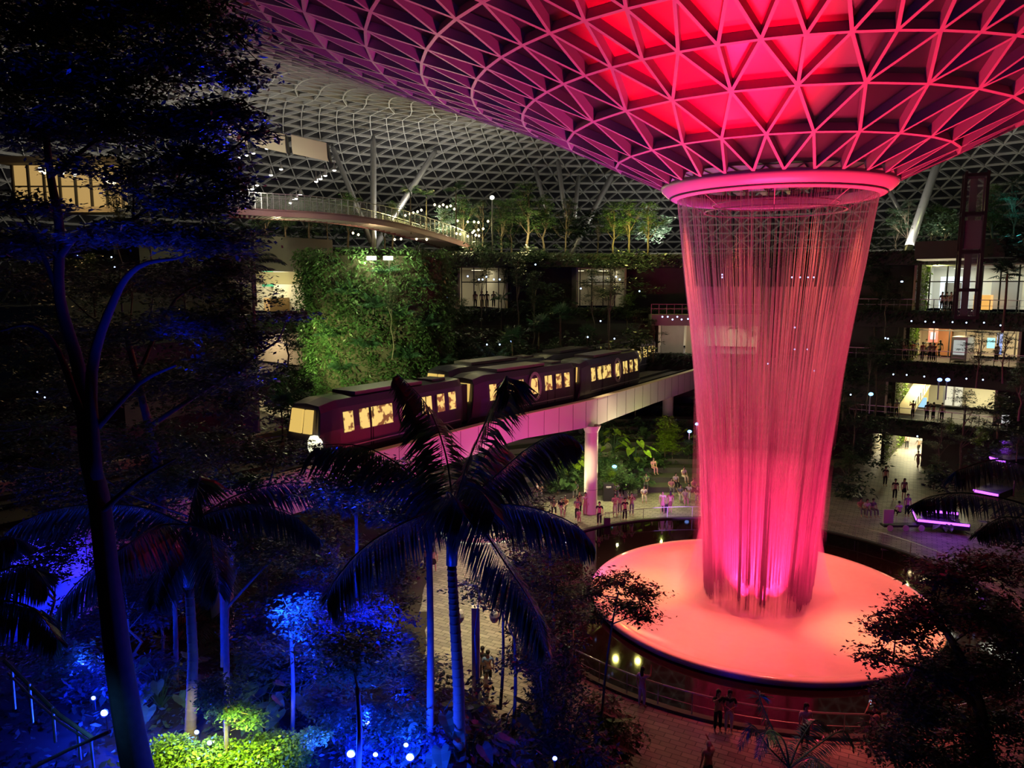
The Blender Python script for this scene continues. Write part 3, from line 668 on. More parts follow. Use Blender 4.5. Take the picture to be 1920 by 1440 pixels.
def frond(b, base, d0, L, droop, n=46, lw=0.05, ll=0.55, r_=random, hang=0.5, mi=0):
    """one feathered palm leaf: an arched stalk with narrow leaflets hanging to both sides"""
    d = Vector(d0).normalized(); hz = Vector((d.x, d.y, 0)); hz = hz.normalized() if hz.length > 1e-3 else Vector((1, 0, 0)); sd = Vector((0, 0, 1)).cross(hz)
    p = Vector(base); el = math.atan2(d.z, Vector((d.x, d.y)).length); pts = [p.copy()]; st = 26
    for k in range(st):
        el -= droop*(0.4+1.4*k/st)/st; p = p+(hz*math.cos(el)+Vector((0, 0, math.sin(el))))*(L/st); pts.append(p.copy())
    b.tube(pts, [0.028*(1-0.85*k/st)*(L/3) for k in range(st+1)], 5, 1, cap=False)
    for k in range(n):
        t = 0.12+0.87*k/n; f = t*st; i = min(st-1, int(f)); q = pts[i].lerp(pts[i+1], f-i); tg = (pts[i+1]-pts[i]).normalized(); l = ll*L/3*(math.sin(PI*min(1, 0.18+t*0.86))**0.7+0.1)
        nrm = sd.cross(tg)
        for s in (-1, 1):
            dr = (sd*s*(1-0.25*hang)+tg*0.45-nrm*(-0.15)*0+Vector((0, 0, -1))*hang*(0.7+0.4*r_.random())+Vector((r_.gauss(0, .05), r_.gauss(0, .05), 0))).normalized()
            m = q+dr*l*0.5+Vector((0, 0, 0.04*l)); e = q+dr*l+Vector((0, 0, -0.25*l*hang)); w_ = tg*lw*0.5*(L/3)
            b.quad(q-w_*0.6, m-w_, e, m+w_, mi)
def palm_maker(name, h, L, fronds, tr=0.13, seed=3, lean=(0, 0), lw=0.055, ll=0.6, n=46, shaft=True, cat='palm', hang=0.6):
    """fronds: list of (azimuth deg, elevation deg, droop rad, length factor)"""
    def mk():
        t = thing(name, None, cat); r_ = random.Random(seed); tk = MB(); pts = []; rad = []
        for k in range(15):
            f = k/14; pts.append(Vector((lean[0]*f*f, lean[1]*f*f, h*f-0.3*(1-f)))); rad.append(tr*(1.12-0.3*f))
        tk.tube(pts, rad, 12)
        m = int(h/0.35)
        for k in range(m):
            f = (k+0.5)/m; c = Vector((lean[0]*f*f, lean[1]*f*f, h*f)); r0 = tr*(1.12-0.3*f)
            tk.lathe([(r0, -0.02), (r0+0.012, 0), (r0, 0.02)], c, 12)
        tk.build('trunk', MAT['palebark'], t, smooth=True); top = pts[-1]
        if shaft:
            s_ = MB(); s_.tube([top, top+Vector((0, 0, 0.35*L/3)), top+Vector((0, 0, 0.9*L/3))], [tr*0.95, tr*1.05, tr*0.5], 12); s_.build('crownshaft', MAT['leafp'], t, smooth=True); top = top+Vector((0, 0, 0.8*L/3))
        for az, el, dr, lf in fronds:
            b = MB(); a = R_(az); e = R_(el); frond(b, top+Vector((math.cos(a), math.sin(a), 0))*tr*0.4, (math.cos(a)*math.cos(e), math.sin(a)*math.cos(e), math.sin(e)), L*lf, dr, n, lw, ll, r_, hang)
            b.build('frond', [MAT['leafp'], MAT['leafp']], t)
        return t
    return mk
def ring_fronds(seed, n, el0=15, el1=70, dr=1.5):
    r_ = random.Random(seed); return [(360*k/n+r_.uniform(-12, 12), r_.uniform(el0, el1), dr*r_.uniform(0.7, 1.2), r_.uniform(0.8, 1.1)) for k in range(n)]
for k in range(2):
    TM['fpalm%d' % k] = palm_maker('feather_palm', 5.0, 2.2, ring_fronds(k+5, 11), 0.09, k, n=30, ll=0.7, lw=0.08)
    TM['clump%d' % k] = palm_maker('palm_clump', 0.5, 2.6, ring_fronds(k+9, 16, 35, 85, 1.3), 0.06, k, n=28, ll=0.75, lw=0.09, shaft=False, cat='palm')
def fan_maker(name, h, R, nf, seed):
    def mk():
        t = thing(name, None, 'palm'); r_ = random.Random(seed); tk = MB(); tk.tube([(0, 0, -0.3), (0.05, 0, h*0.5), (0, 0, h)], [0.11, 0.09, 0.08], 8); tk.build('trunk', MAT['bark'], t, smooth=True)
        b = MB()
        for k in range(nf):
            a = r_.random()*2*PI; e = R_(r_.uniform(-20, 75)); d = Vector((math.cos(a)*math.cos(e), math.sin(a)*math.cos(e), math.sin(e))); c = Vector((0, 0, h))+d*R*0.5
            b.tube([(0, 0, h), c], [0.02, 0.012], 4, cap=False); s = d.cross(Vector((0, 0, 1))).normalized(); u = s.cross(d)
            for j in range(13):
                g_ = R_(-105+210*j/12); q = (d*math.cos(g_)+s*math.sin(g_)-u*0.0+Vector((0, 0, -0.25))).normalized(); w_ = q.cross(u).normalized()*0.035*R
                b.quad(c, c+q*R*0.3-w_, c+q*R*0.55+Vector((0, 0, -0.05)), c+q*R*0.3+w_)
        b.build('fan_leaves', MAT['leafp'], t); return t
    return mk
TM['fan0'] = fan_maker('fan_palm', 3.6, 1.7, 22, 4); TM['fan1'] = fan_maker('fan_palm', 4.6, 1.5, 18, 8)
def bigleaf_maker(name, n, R, seed, mat, ls=0.5, asp=0.75):
    """arching stalks that each carry one broad heart-shaped leaf"""
    def mk():
        t = thing(name, None, 'plant'); r_ = random.Random(seed); st = MB(); lf = MB()
        for k in range(n):
            a = 2*PI*k/n+r_.uniform(-.4, .4); rr = R*r_.uniform(0.35, 1); hh = R*r_.uniform(0.6, 1.5)*(1.25-0.6*rr/R); c = Vector((math.cos(a)*rr, math.sin(a)*rr, hh)); st.tube([(0, 0, -0.1), Vector((c.x*0.4, c.y*0.4, hh*0.75)), c], [0.022, 0.016, 0.01], 5, cap=False)
            d = Vector((math.cos(a), math.sin(a), -0.45+r_.gauss(0, .2))).normalized(); s = d.cross(Vector((0, 0, 1))).normalized(); u = s.cross(d); l = ls*r_.uniform(0.7, 1.2)
            out = [(-0.22, 0.26), (-0.1, 0.46), (0.15, 0.5), (0.45, 0.38), (0.75, 0.2), (1.0, 0.0)]; i0 = len(lf.v)
            mids = [(-0.05, 0), (0.0, 0), (0.15, 0), (0.45, 0), (0.75, 0), (1.0, 0)]
            for s_ in (-1, 1):
                for (x0, w0), (x1, w1), (m0, _), (m1, _) in zip(out, out[1:], mids, mids[1:]):
                    lf.quad(c+d*m0*l, c+d*x0*l+s*s_*w0*l*asp+u*0.08*l, c+d*x1*l+s*s_*w1*l*asp+u*0.08*l*(1-x1), c+d*m1*l)
        st.build('stalks', MAT['leafp'], t); lf.build('leaves', mat, t, smooth=False); return t
    return mk
TM['big0'] = bigleaf_maker('broad_leaf_plant', 14, 0.9, 2, MAT['leafp']); TM['big1'] = bigleaf_maker('broad_leaf_plant', 18, 1.2, 5, MAT['leaf'], 0.62); TM['bigl'] = bigleaf_maker('broad_leaf_plant', 16, 1.2, 6, MAT['leafl'], 0.6)
def fern_maker(seed):
    def mk():
        t = thing('fern', None, 'fern'); r_ = random.Random(seed); b = MB()
        for az, el, dr, lf in ring_fronds(seed, 12, 25, 75, 1.7): frond(b, (0, 0, 0), (math.cos(R_(az))*math.cos(R_(el)), math.sin(R_(az))*math.cos(R_(el)), math.sin(R_(el))), 1.1*lf, dr, 20, 0.16, 0.7, r_, 0.25)
        b.build('fern_fronds', [MAT['leafp'], MAT['leafp']], t); return t
    return mk
TM['fern0'] = fern_maker(31); TM['fern1'] = fern_maker(32)
def plant(key, p, sc, label, group=None, rz=None):
    return place(key, TM[key], p, rnd.random()*2*PI if rz is None else rz, sc, label, group)
# ------------------------------------------------------------------ terrain of the forest valley
def edge(Y): return ip([(0, 1.6), (22, 1.2), (27, -2.2), (31, -4.6), (45, -6.2), (60, -9), (80, -9)], Y)
def ground(X, Y):
    if X > edge(Y)+0.8: return 0.0
    h = 6.9*sm((26.5-Y)/10)*sm((2.3-X)/3.6) + 5.0*sm((-8-X)/16)*sm((Y-10)/15)
    return h*sm((edge(Y)+0.8-X)/2.0)+0.16
tr = MB(); nx, ny = 70, 90
for i in range(nx+1):
    for j in range(ny+1):
        X = -50+54*i/nx; Y = 2+78*j/ny; z = ground(X, Y); z = -0.25 if X > edge(Y)+0.8 else z+0.12*math.sin(X*1.7)*math.sin(Y*1.3); tr.v.append((X, Y, z))
for i in range(nx):
    for j in range(ny):
        a = i*(ny+1)+j; tr.f.append((a, a+ny+1, a+ny+2, a+1)); tr.mi.append(0)
hill = struct(tr.build('terrain', MAT['soil'], smooth=True)); hill['label'] = 'dark planted slope below the viewer'
def tg(px, py):       # the point of the slope or plaza seen at a pixel
    r = ray(px, py); t = 6.0
    while t < 90:
        p = Vector((0, 0, CAMH))+r*t
        if p.z < max(0.0, ground(p.x, p.y)): return Vector((p.x, p.y, ground(p.x, p.y)))
        t += 0.1
    return Vector((0, 0, CAMH))+r*60
# ------------------------------------------------------------------ terraces round the plaza
def W(th, r, z=0.0): return Vector((AX.x+r*math.cos(R_(th)), AX.y+r*math.sin(R_(th)), z))
def wx(px, r, lo=20, hi=165):     # the bearing round the axis at which a ring of radius r is seen in pixel column px
    best = None
    for k in range(int((hi-lo)*4)):
        th = lo+k/4; p = W(th, r, 10); t = p.y*cp-(p.z-CAMH)*sp
        x = 960+F*p.x/t
        if best is None or abs(x-px) < best[0]: best = (abs(x-px), th)
    return best[1]
def arc(b, r0, r1, z0, z1, t0, t1, step=2.0, mi=0):
    n = max(1, int(abs(t1-t0)/step))
    for k in range(n):
        a = t0+(t1-t0)*k/n; c = t0+(t1-t0)*(k+1)/n
        b.box8([W(a, r0, z0), W(c, r0, z0), W(c, r1, z0), W(a, r1, z0), W(a, r0, z1), W(c, r0, z1), W(c, r1, z1), W(a, r1, z1)], mi)
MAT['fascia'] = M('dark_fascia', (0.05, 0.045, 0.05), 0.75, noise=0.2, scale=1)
MAT['wallin'] = M('interior_wall', (0.75, 0.70, 0.58), 0.6)
MAT['vine'] = leafmat('vine_green', (0.16, 0.26, 0.035))
LV = [(2.9, 4.55), (8.0, 10.1), (13.2, 14.8), (19.0, 20.3)]     # fascia bottom and top of every storey
FL = [0.0, 4.2, 9.6, 14.4, 20.0]
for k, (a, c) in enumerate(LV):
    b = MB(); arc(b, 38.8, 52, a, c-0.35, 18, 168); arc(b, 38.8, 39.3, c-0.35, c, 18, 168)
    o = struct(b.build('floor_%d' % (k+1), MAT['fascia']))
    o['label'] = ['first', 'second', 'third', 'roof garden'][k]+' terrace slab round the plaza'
# dark rear walls between the lit rooms
rooms = [  # storey, column range in the photo, tint, depth
    (0, 1640, 1742), (1, 1662, 1868), (2, 1688, 1902), (3, 1700, 1960), (3, 868, 957), (3, 1085, 1172), (2, 1238, 1420), (3, 498, 604), (2, 498, 600), (1, 498, 592)]
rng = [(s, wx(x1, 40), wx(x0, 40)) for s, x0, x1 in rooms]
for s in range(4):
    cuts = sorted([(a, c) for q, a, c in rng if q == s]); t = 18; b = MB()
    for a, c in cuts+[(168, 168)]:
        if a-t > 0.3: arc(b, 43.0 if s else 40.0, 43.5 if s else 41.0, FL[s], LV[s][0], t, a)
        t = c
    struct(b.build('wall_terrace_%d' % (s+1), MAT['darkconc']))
b = MB(); arc(b, 51.5, 52, 20, 21, 18, 168); struct(b.build('wall_garden', MAT['darkconc']))
def rad(th): return (W(th, 1)-W(th, 0)).normalized()
# lit rooms: rear wall, side walls, ceiling, lamps
roomcol = [((1, 0.86, 0.55), 950), ((1, 0.9, 0.5), 900), ((1, 0.74, 0.36), 800), ((0.95, 1, 0.8), 900), ((1, 0.9, 0.6), 95), ((1, 0.9, 0.6), 80), ((1, 0.85, 0.65), 420), ((1, 0.92, 0.6), 480), ((1, 0.72, 0.45), 220), ((1, 0.85, 0.5), 200)]
for i, (s, a, c) in enumerate(rng):
    z0, z1 = FL[s]+0.35*(s > 0), LV[s][0]; dp = 51.0 if i else 72.0; b = MB()
    arc(b, dp, dp+0.3, z0, z1, a-0.3, c+0.3); 
    for th in (a, c):
        b.box8([W(th-0.15, 41, z0), W(th+0.15, 41, z0), W(th+0.15, dp, z0), W(th-0.15, dp, z0), W(th-0.15, 41, z1), W(th+0.15, 41, z1), W(th+0.15, dp, z1), W(th-0.15, dp, z1)])
    arc(b, 41, dp, z1-0.1, z1-0.02, a, c)
    struct(b.build('wall_room_%d' % (i+1), MAT['wallin']))
    m = (a+c)/2; col, pw = roomcol[i]
    for f in (0.25, 0.75):
        th = a+(c-a)*f; p = W(th, 46.5, z1-0.25); area('room_light', p, p-Vector((0, 0, 3)), col, pw*0.55, 3.0)
        q = thing('ceiling_light', 'glowing ceiling light %s, %s' % (['in the lowest path opening', 'in the second storey hall', 'on the crowded shop floor', 'in the top shop by the lift', 'in the upper cafe window', 'behind the slim trunks', 'inside the train portal', 'in the bright corner shop', 'below the bright corner shop', 'lowest behind the train nose'][i], 'nearer the lift side' if f < 0.5 else 'farther from the lift'), 'ceiling light', p)
        lb = MB(); lb.box(-0.7, 0.7, -0.35, 0.35, 0.02, 0.12); lb.build('housing', MAT['collar'], q)
        ld = MB(); ld.box(-0.62, 0.62, -0.28, 0.28, 0.0, 0.02); mm = M('lit_diffuser', (0.8, 0.8, 0.8), 0.5, emit=col, es=3); ld.build('diffuser', mm, q)
p = W((rng[0][1]+rng[0][2])/2, 60, 2.6); area('room_light', p, p-Vector((0, 0, 3)), (1, 0.88, 0.6), 1600, 8)
# contents of the rooms: counters, screens, doors
def rbox(th0, th1, r0, r1, z0, z1): b = MB(); arc(b, r0, r1, z0, z1, th0, th1, 1.0); return b
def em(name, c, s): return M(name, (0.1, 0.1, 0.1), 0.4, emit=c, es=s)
def shopthing(name, label, cat, px0, px1, r0, r1, z0, z1, mat, extra=()):
    a, c = wx(px1, r0), wx(px0, r0); t = thing(name, label, cat, W((a+c)/2, r0, z0)); b = rbox(a, c, r0, r1, z0, z1)
    b.v = [tuple(Vector(v)-t.location) for v in b.v]; o = b.build('body', mat, t)
    for nm, x0, x1, q0, q1, y0, y1, m in extra:
        a, c = wx(x1, r0), wx(x0, r0); e = rbox(a, c, q0, q1, y0, y1); e.v = [tuple(Vector(v)-t.location) for v in e.v]; e.build(nm, m, t)
    return t
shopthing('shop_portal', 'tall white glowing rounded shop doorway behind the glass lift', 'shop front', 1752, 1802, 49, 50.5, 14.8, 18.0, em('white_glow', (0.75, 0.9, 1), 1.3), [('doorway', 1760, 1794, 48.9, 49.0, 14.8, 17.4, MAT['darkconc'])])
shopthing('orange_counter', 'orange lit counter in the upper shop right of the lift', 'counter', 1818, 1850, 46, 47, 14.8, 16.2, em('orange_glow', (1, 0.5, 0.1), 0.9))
shopthing('glass_partition', 'band of grey glazed doors in the top storey shop', 'partition', 1850, 1900, 49, 50, 14.8, 17.6, MAT['metal'])
shopthing('red_sign_board', 'small red and white glowing sign board above the shoppers', 'sign', 1738, 1756, 47, 47.2, 11.4, 12.8, em('red_sign', (1, 0.12, 0.08), 1.6), [('sign_panel', 1741, 1753, 46.9, 47.0, 11.7, 12.4, em('pale_sign', (1, 0.8, 0.8), 2))])
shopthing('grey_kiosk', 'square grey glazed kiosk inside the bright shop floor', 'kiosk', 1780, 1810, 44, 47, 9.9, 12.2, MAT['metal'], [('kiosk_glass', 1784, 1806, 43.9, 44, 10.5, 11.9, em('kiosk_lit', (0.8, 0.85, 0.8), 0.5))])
shopthing('blue_wall_screen', 'tall pale blue lit panel on the shop floor wall', 'screen', 1868, 1878, 48, 48.2, 10.4, 12.6, em('blue_panel', (0.2, 0.4, 1), 1.0))
shopthing('cyan_wall_screen', 'small cyan screen hanging in the shop beside the kiosk', 'screen', 1846, 1860, 48, 48.2, 11.0, 12.0, em('cyan_panel', (0.3, 0.9, 0.9), 1.2))
shopthing('wooden_shop_front', 'brown wooden shop front behind the shoppers', 'shop front', 1752, 1780, 49.5, 50.4, 9.9, 12.8, M('brown_wood', (0.3, 0.13, 0.06), 0.6))
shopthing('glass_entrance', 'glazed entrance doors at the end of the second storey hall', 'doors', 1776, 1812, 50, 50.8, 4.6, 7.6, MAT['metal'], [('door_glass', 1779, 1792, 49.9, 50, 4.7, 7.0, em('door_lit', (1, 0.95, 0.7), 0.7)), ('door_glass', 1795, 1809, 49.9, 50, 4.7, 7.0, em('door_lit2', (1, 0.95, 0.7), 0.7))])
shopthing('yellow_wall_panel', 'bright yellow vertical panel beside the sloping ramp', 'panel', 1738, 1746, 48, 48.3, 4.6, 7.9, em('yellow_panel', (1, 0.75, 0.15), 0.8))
shopthing('blue_info_screen', 'pale blue information screen low in the second storey hall', 'screen', 1728, 1742, 46, 46.2, 4.8, 5.8, em('info_panel', (0.4, 0.75, 1), 1.0))
shopthing('bar_counter', 'pale marble bar counter in the upper cafe window', 'counter', 900, 930, 47, 48, 14.8, 16.0, MAT['cream'])
shopthing('stone_wall_panel', 'panel of pale stone blocks in the upper cafe window', 'panel', 912, 936, 50, 50.8, 15, 18.3, M('stone_block', (0.5, 0.46, 0.36), 0.8, noise=0.1, scale=1))
shopthing('blue_cafe_screen', 'blue screen at the end of the upper cafe window', 'screen', 938, 948, 47, 47.2, 15.6, 18.0, em('blue_screen', (0.15, 0.45, 1), 1.2))
shopthing('grey_hanging_canopy', 'rounded grey canopy lit from below behind slim trunks', 'canopy', 1108, 1142, 46, 49, 17.2, 18.2, MAT['collar'])
shopthing('teal_shop_fascia', 'teal green band of shop front above the bright counter', 'shop front', 505, 602, 47, 47.5, 17.0, 18.4, M('teal_tile', (0.06, 0.42, 0.3), 0.5, noise=0.2, scale=2))
shopthing('menu_screen', 'pale blue menu screen in the bright corner shop', 'screen', 572, 592, 46, 46.2, 15.6, 16.8, em('menu_panel', (0.7, 0.9, 1), 1.6))
shopthing('shop_counter', 'warm lit shop counter below the pale menu screen', 'counter', 510, 575, 44.5, 45.4, 14.8, 16.0, M('counter_wood', (0.6, 0.4, 0.2), 0.6))
shopthing('red_armchair', 'red seat in the lit room beside the green tower', 'seat', 572, 586, 45, 46, 9.9, 12, M('red_cloth', (0.5, 0.1, 0.05), 0.8))
shopthing('portal_pier', 'pale pier at the mouth of the train portal', 'pier', 1286, 1304, 43, 43.8, 9.0, 13.1, MAT['cream'])
shopthing('portal_door', 'white double door inside the train portal', 'door', 1308, 1322, 49, 49.4, 9.9, 12.6, MAT['collar'])
shopthing('portal_wall', 'rough grey stone side wall of the train portal', 'wall', 1240, 1282, 42, 42.6, 8.6, 13.1, MAT['concrete'])
b = MB(); arc(b, 36.5, 40.5, 13.1, 14.2, wx(1425, 38), wx(1215, 38)); o = tag(b.build('portal_canopy', MAT['concrete']), 'grey concrete canopy over the mouth of the train portal', 'canopy')
b = MB(); a, c = wx(1425, 38), wx(1215, 38)
for z in (14.75, 15.2): arc(b, 36.8, 36.85, z, z+0.05, a, c)
n = 14
for k in range(n+1):
    th = a+(c-a)*k/n; p = W(th, 36.82, 14.2); b.box(p.x-0.03, p.x+0.03, p.y-0.03, p.y+0.03, 14.2, 15.25)
tag(b.build('portal_railing', MAT['metal']), 'grey metal railing on top of the portal canopy', 'railing')
# cream soffit and parapet of the corner restaurant
a, c = wx(604, 39), wx(440, 39)
b = MB(); arc(b, 37.8, 38.6, 18.2, 20.9, a-1, c+14); tag(b.build('curved_parapet', MAT['darkconc']), 'dark curved parapet wall of the garden restaurant', 'parapet')
b = MB(); arc(b, 37.9, 43, 17.2, 18.15, a-1, c+4); tag(b.build('soffit_band', MAT['cream']), 'cream band under the dark parapet above the corner shop', 'soffit')
area('soffit_light', W((a+c)/2, 36.5, 16.8), W((a+c)/2, 38.5, 18.2), (1, 0.8, 0.4), 60, 4)
# roof garden parapet slab near the lift
b = MB(); arc(b, 35.2, 39.5, 19.4, 20.9, wx(1880, 37), wx(1708, 37)); tag(b.build('curved_balcony', MAT['fascia']), 'curved dark balcony projecting beside the glass lift', 'balcony')
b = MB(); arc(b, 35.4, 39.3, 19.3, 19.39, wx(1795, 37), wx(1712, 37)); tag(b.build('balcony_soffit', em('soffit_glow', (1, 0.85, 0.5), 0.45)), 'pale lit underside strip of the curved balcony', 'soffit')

# railings along the terraces
for nm, x0, x1, z in (('first', 1600, 1900, 4.55), ('second', 1580, 1920, 10.1), ('third', 1600, 1930, 14.8)):
    a, c = wx(x1, 39), wx(x0, 39); b = MB(); arc(b, 39.0, 39.05, z+1.0, z+1.06, a, c); arc(b, 39.0, 39.02, z+0.5, z+0.53, a, c); n = int((c-a)/1.6)
    for k in range(n+1):
        p = W(a+(c-a)*k/n, 39.02, z); b.box(p.x-0.025, p.x+0.025, p.y-0.025, p.y+0.025, z, z+1.05)
    tag(b.build('terrace_railing', MAT['metal']), 'thin metal railing along the %s terrace beside the lit halls' % nm, 'railing')
# planting that hangs over the terrace edges, and the green walls beside the openings
for k, (a, c) in enumerate(LV):
    rg = np.random.default_rng(100+k); n = 9000; th = rg.uniform(22, 160, n); z = c+0.1-rg.random(n)**1.6*1.3; r = 38.7-rg.random(n)*0.5
    pts = np.stack([AX.x+r*np.cos(np.radians(th)), AX.y+r*np.sin(np.radians(th)), z], 1)
    o = leafmesh('hanging_foliage', pts, 0.3, MAT['leafd'], 100+k, 0.9, 0.4, down=0.6)
    tag(o, 'dark trailing plants hanging over the edge of the %s terrace' % ['first', 'second', 'third', 'roof garden'][k], 'plants', kind='stuff')
def greenwall(label, px, r0, r1, z0, z1, n, seed, mat='vine', size=0.22):
    th = wx(px, r0); rg = np.random.default_rng(seed); r = rg.uniform(r0, r1, n); z = rg.uniform(z0, z1, n)
    d = W(th, 1)-W(th, 0); tn = np.array([-d.y, d.x]); pts = np.stack([AX.x+r*d.x, AX.y+r*d.y, z], 1); pts[:, :2] += rg.normal(0, 0.14, n)[:, None]*tn
    t = thing('green_wall', label, 'green wall', W(th, (r0+r1)/2, z0)); pts -= np.array(t.location)
    b = MB(); e = Vector((tn[0], tn[1], 0))*0.15; q0 = W(th, r0, z0)-t.location; q1 = W(th, r1, z0)-t.location; up = Vector((0, 0, z1-z0))
    b.box8([q0-e, q1-e, q1+e, q0+e, q0-e+up, q1-e+up, q1+e+up, q0+e+up]); b.build('backing', MAT['soil'], t)
    leafmesh('wall_foliage', pts, size, MAT[mat], seed, 1.2, 0.5, t); p = W(th-1.6, (r0+r1)/2, z1-0.2); lamp('wall_washer', p, (0.9, 1, 0.35), 110, 0.1)
greenwall('bright green planted wall beside the lowest path opening', 1668, 38.6, 52, 0, 2.9, 4200, 1)
greenwall('green planted wall beside the second storey hall', 1678, 40.3, 47, 4.5, 8.0, 3600, 2)
greenwall('green planted wall beside the crowded shop floor', 1700, 40.3, 44.5, 10.0, 13.2, 3000, 3)
greenwall('narrow green planted wall beside the glass lift', 1714, 38.9, 42.5, 14.8, 19.0, 2600, 4)
# stairs ramp in second storey hall
t = thing('ramp', 'sloping beige ramp with side railing in the second storey hall', 'ramp', W(wx(1722, 44), 44, 4.55)); b = MB(); p0 = W(wx(1700, 41), 41, 4.6)-t.location; p1 = W(wx(1740, 50), 50, 7.2)-t.location; b.bar(p0, p1, (0, 0, 1), 1.6, 0.15); b.build('slope', M('beige_stone', (0.6, 0.45, 0.28), 0.6), t)
b = MB()
for k in range(10):
    q = p0.lerp(p1, k/9)+Vector((0.85, -0.1, 0)); b.box(q.x-0.03, q.x+0.03, q.y-0.03, q.y+0.03, q.z, q.z+1.1)
b.bar(p0+Vector((0.85, -0.1, 1.1)), p1+Vector((0.85, -0.1, 1.1)), (0, 0, 1), 0.06, 0.05); b.build('handrail', MAT['metal'], t)

# glass lift tower
lt = at(1812, 560, 60); lt.z = 14.4; t = thing('lift_tower', 'tall steel framed glass lift tower rising past the shops', 'lift tower', lt, R_(-25)); b = MB()
for x in (-0.75, 0.75):
    for y in (-0.75, 0.75): b.box(x-0.11, x+0.11, y-0.11, y+0.11, 0, 11.6)
b.build('frame_post', MAT['dark'], t)
for z in (0, 2.2, 5.2, 8.2, 11.2):
    b = MB(); 
    for y in (-0.75, 0.75): b.box(-0.82, 0.82, y-0.06, y+0.06, z, z+0.25); b.box(y-0.06, y+0.06, -0.82, 0.82, z, z+0.25)
    b.build('frame_beam', MAT['dark'], t)
MAT['liftglass'] = M('lift_glass', (0.5, 0.55, 0.6), 0.05, alpha=0.12)
b = MB(); b.box(-0.7, 0.7, -0.72, -0.7, 0.2, 11.4); b.box(-0.72, -0.7, -0.7, 0.7, 0.2, 11.4); b.build('glass', MAT['liftglass'], t)
b = MB(); b.box(-0.6, 0.6, -0.6, 0.6, 5.6, 7.8); b.build('lift_car', MAT['trainr'], t)
b = MB(); b.box(-0.25, 0.25, 0.85, 1.1, 0, 11.4); b.build('machine_shaft', MAT['darkconc'], t)

# ------------------------------------------------------------------ planted tower with floodlights
tc = Vector((-10.6, 58.5, 0)); TR = 5.1
t = thing('planted_tower', 'tall rounded rock tower covered in green climbing plants', 'planted tower', tc)
b = MB(); b.lathe([(TR, 0), (TR, 19.2), (0.1, 19.4)], n=40); b.build('rock_core', M('tower_rock', (0.08, 0.07, 0.05), 0.9, noise=0.3, scale=1.5, bump=0.4), t)
rg = np.random.default_rng(9); n = 60000; a = rg.uniform(0, 2*np.pi, n); z = rg.uniform(6.5, 19.8, n); cl_ = np.sin(a*7+z*0.9)*np.sin(z*1.7+a*3); keep = cl_+rg.normal(0, 0.5, n) > -0.55; a, z = a[keep], z[keep]
r = TR+0.1+rg.random(len(a))*0.75*(1+0.7*np.sin(a*11+z*1.3)); leafmesh('climbing_leaves', np.stack([r*np.cos(a), r*np.sin(a), z], 1), 0.27, MAT['leaf'], 9, 1.0, 0.4, t, down=0.6)
for k, (px, py, key, sc) in enumerate([(650, 560, 'clump0', .55), (700, 585, 'clump1', .6), (750, 600, 'clump0', .5), (620, 640, 'clump1', .6), (690, 660, 'clump0', .6), (760, 680, 'clump1', .65), (640, 700, 'clump0', .55), (800, 620, 'clump1', .6), (720, 520, 'clump0', .5), (790, 545, 'clump1', .5), (820, 690, 'clump0', .6), (665, 610, 'bushy0', .28), (740, 640, 'bushy1', .3), (610, 690, 'bushy2', .3), (780, 660, 'bushy0', .3)]):
    d = ray(px, py); o = Vector((0, 0, CAMH)); tt = 40.0
    while tt < 75 and ((o+d*tt-tc).xy.length > TR+0.3): tt += 0.1
    p = o+d*tt
    plant(key, p, sc, '%s growing out of the green tower, %s' % ('small palm' if 'clump' in key else 'leafy bush', ['below the floodlights', 'just under the top edge', 'on its upper right shoulder', 'on its lower flank by the lit shops', 'at mid height', 'low above the far train roof', 'at its foot above the nose car', 'beside the tall thin trunk', 'behind the flood lamps', 'near the dark parapet', 'at its lower right foot', 'between two small palms', 'in the middle of the wall', 'at its left foot', 'above the train roof'][k]))
for k, (px, py) in enumerate(((697, 484), (728, 484))):
    p = at(px, py, 52.0); q = thing('floodlight', 'bright floodlight on top of the green tower, %s' % ['beside the lit bush', 'the wider of the two'][k], 'floodlight', p); b = MB(); b.box(-0.35, 0.35, -0.06, 0.2, -0.16, 0.16); b.build('housing', MAT['dark'], q)
    b = MB(); b.box(-0.33, 0.33, -0.09, -0.06, -0.13, 0.13); b.build('lens', M('flood_lens', (1, 1, 1), 0.3, emit=(1, 1, 0.75), es=12), q); lamp('flood_glow', p+Vector((-0.3+k, -0.9, -0.3)), (0.95, 1, 0.5), 420, 0.15)
    b = MB(); b.bar((0, 0, -0.16), (0, 0.4, -1.2), (1, 0, 0), 0.06, 0.06); b.build('bracket', MAT['dark'], q)
spot('tower_wash', at(600, 700, 44), at(690, 620, 55), (0.85, 1, 0.35), 4500, 85, 0.8)
spot('tower_wash', at(560, 640, 50)+Vector((-2, 0, 0)), at(620, 650, 55), (0.9, 1, 0.3), 3000, 70, 0.8)

# ------------------------------------------------------------------ curved steps and planters behind the plaza
for k in range(9):
    b = MB(); arc(b, 21.5+1.5*k, 23.0+1.5*k+0.1, 0, 0.45*(k+1), 62, 140 if k else 128, 3)
    struct(b.build('trim_step_%d' % (k+1), MAT['darkconc']))
for k in range(5):
    th = 84+k*0.0; b = MB()
t = thing('stair', 'narrow stair with lit treads climbing the planted steps', 'stair', W(100, 21.2, 0))
for k in range(9):
    b = MB(); arc(b, 20.6+1.4*k, 22+1.4*k, 0, 0.5*(k+1), 98.5, 102.5, 2); b.v = [tuple(Vector(v)-t.location) for v in b.v]; b.build('tread', MAT['concrete'], t)
STEPZ = lambda r: max(0, 0.45*math.ceil((r-21.5)/1.5))

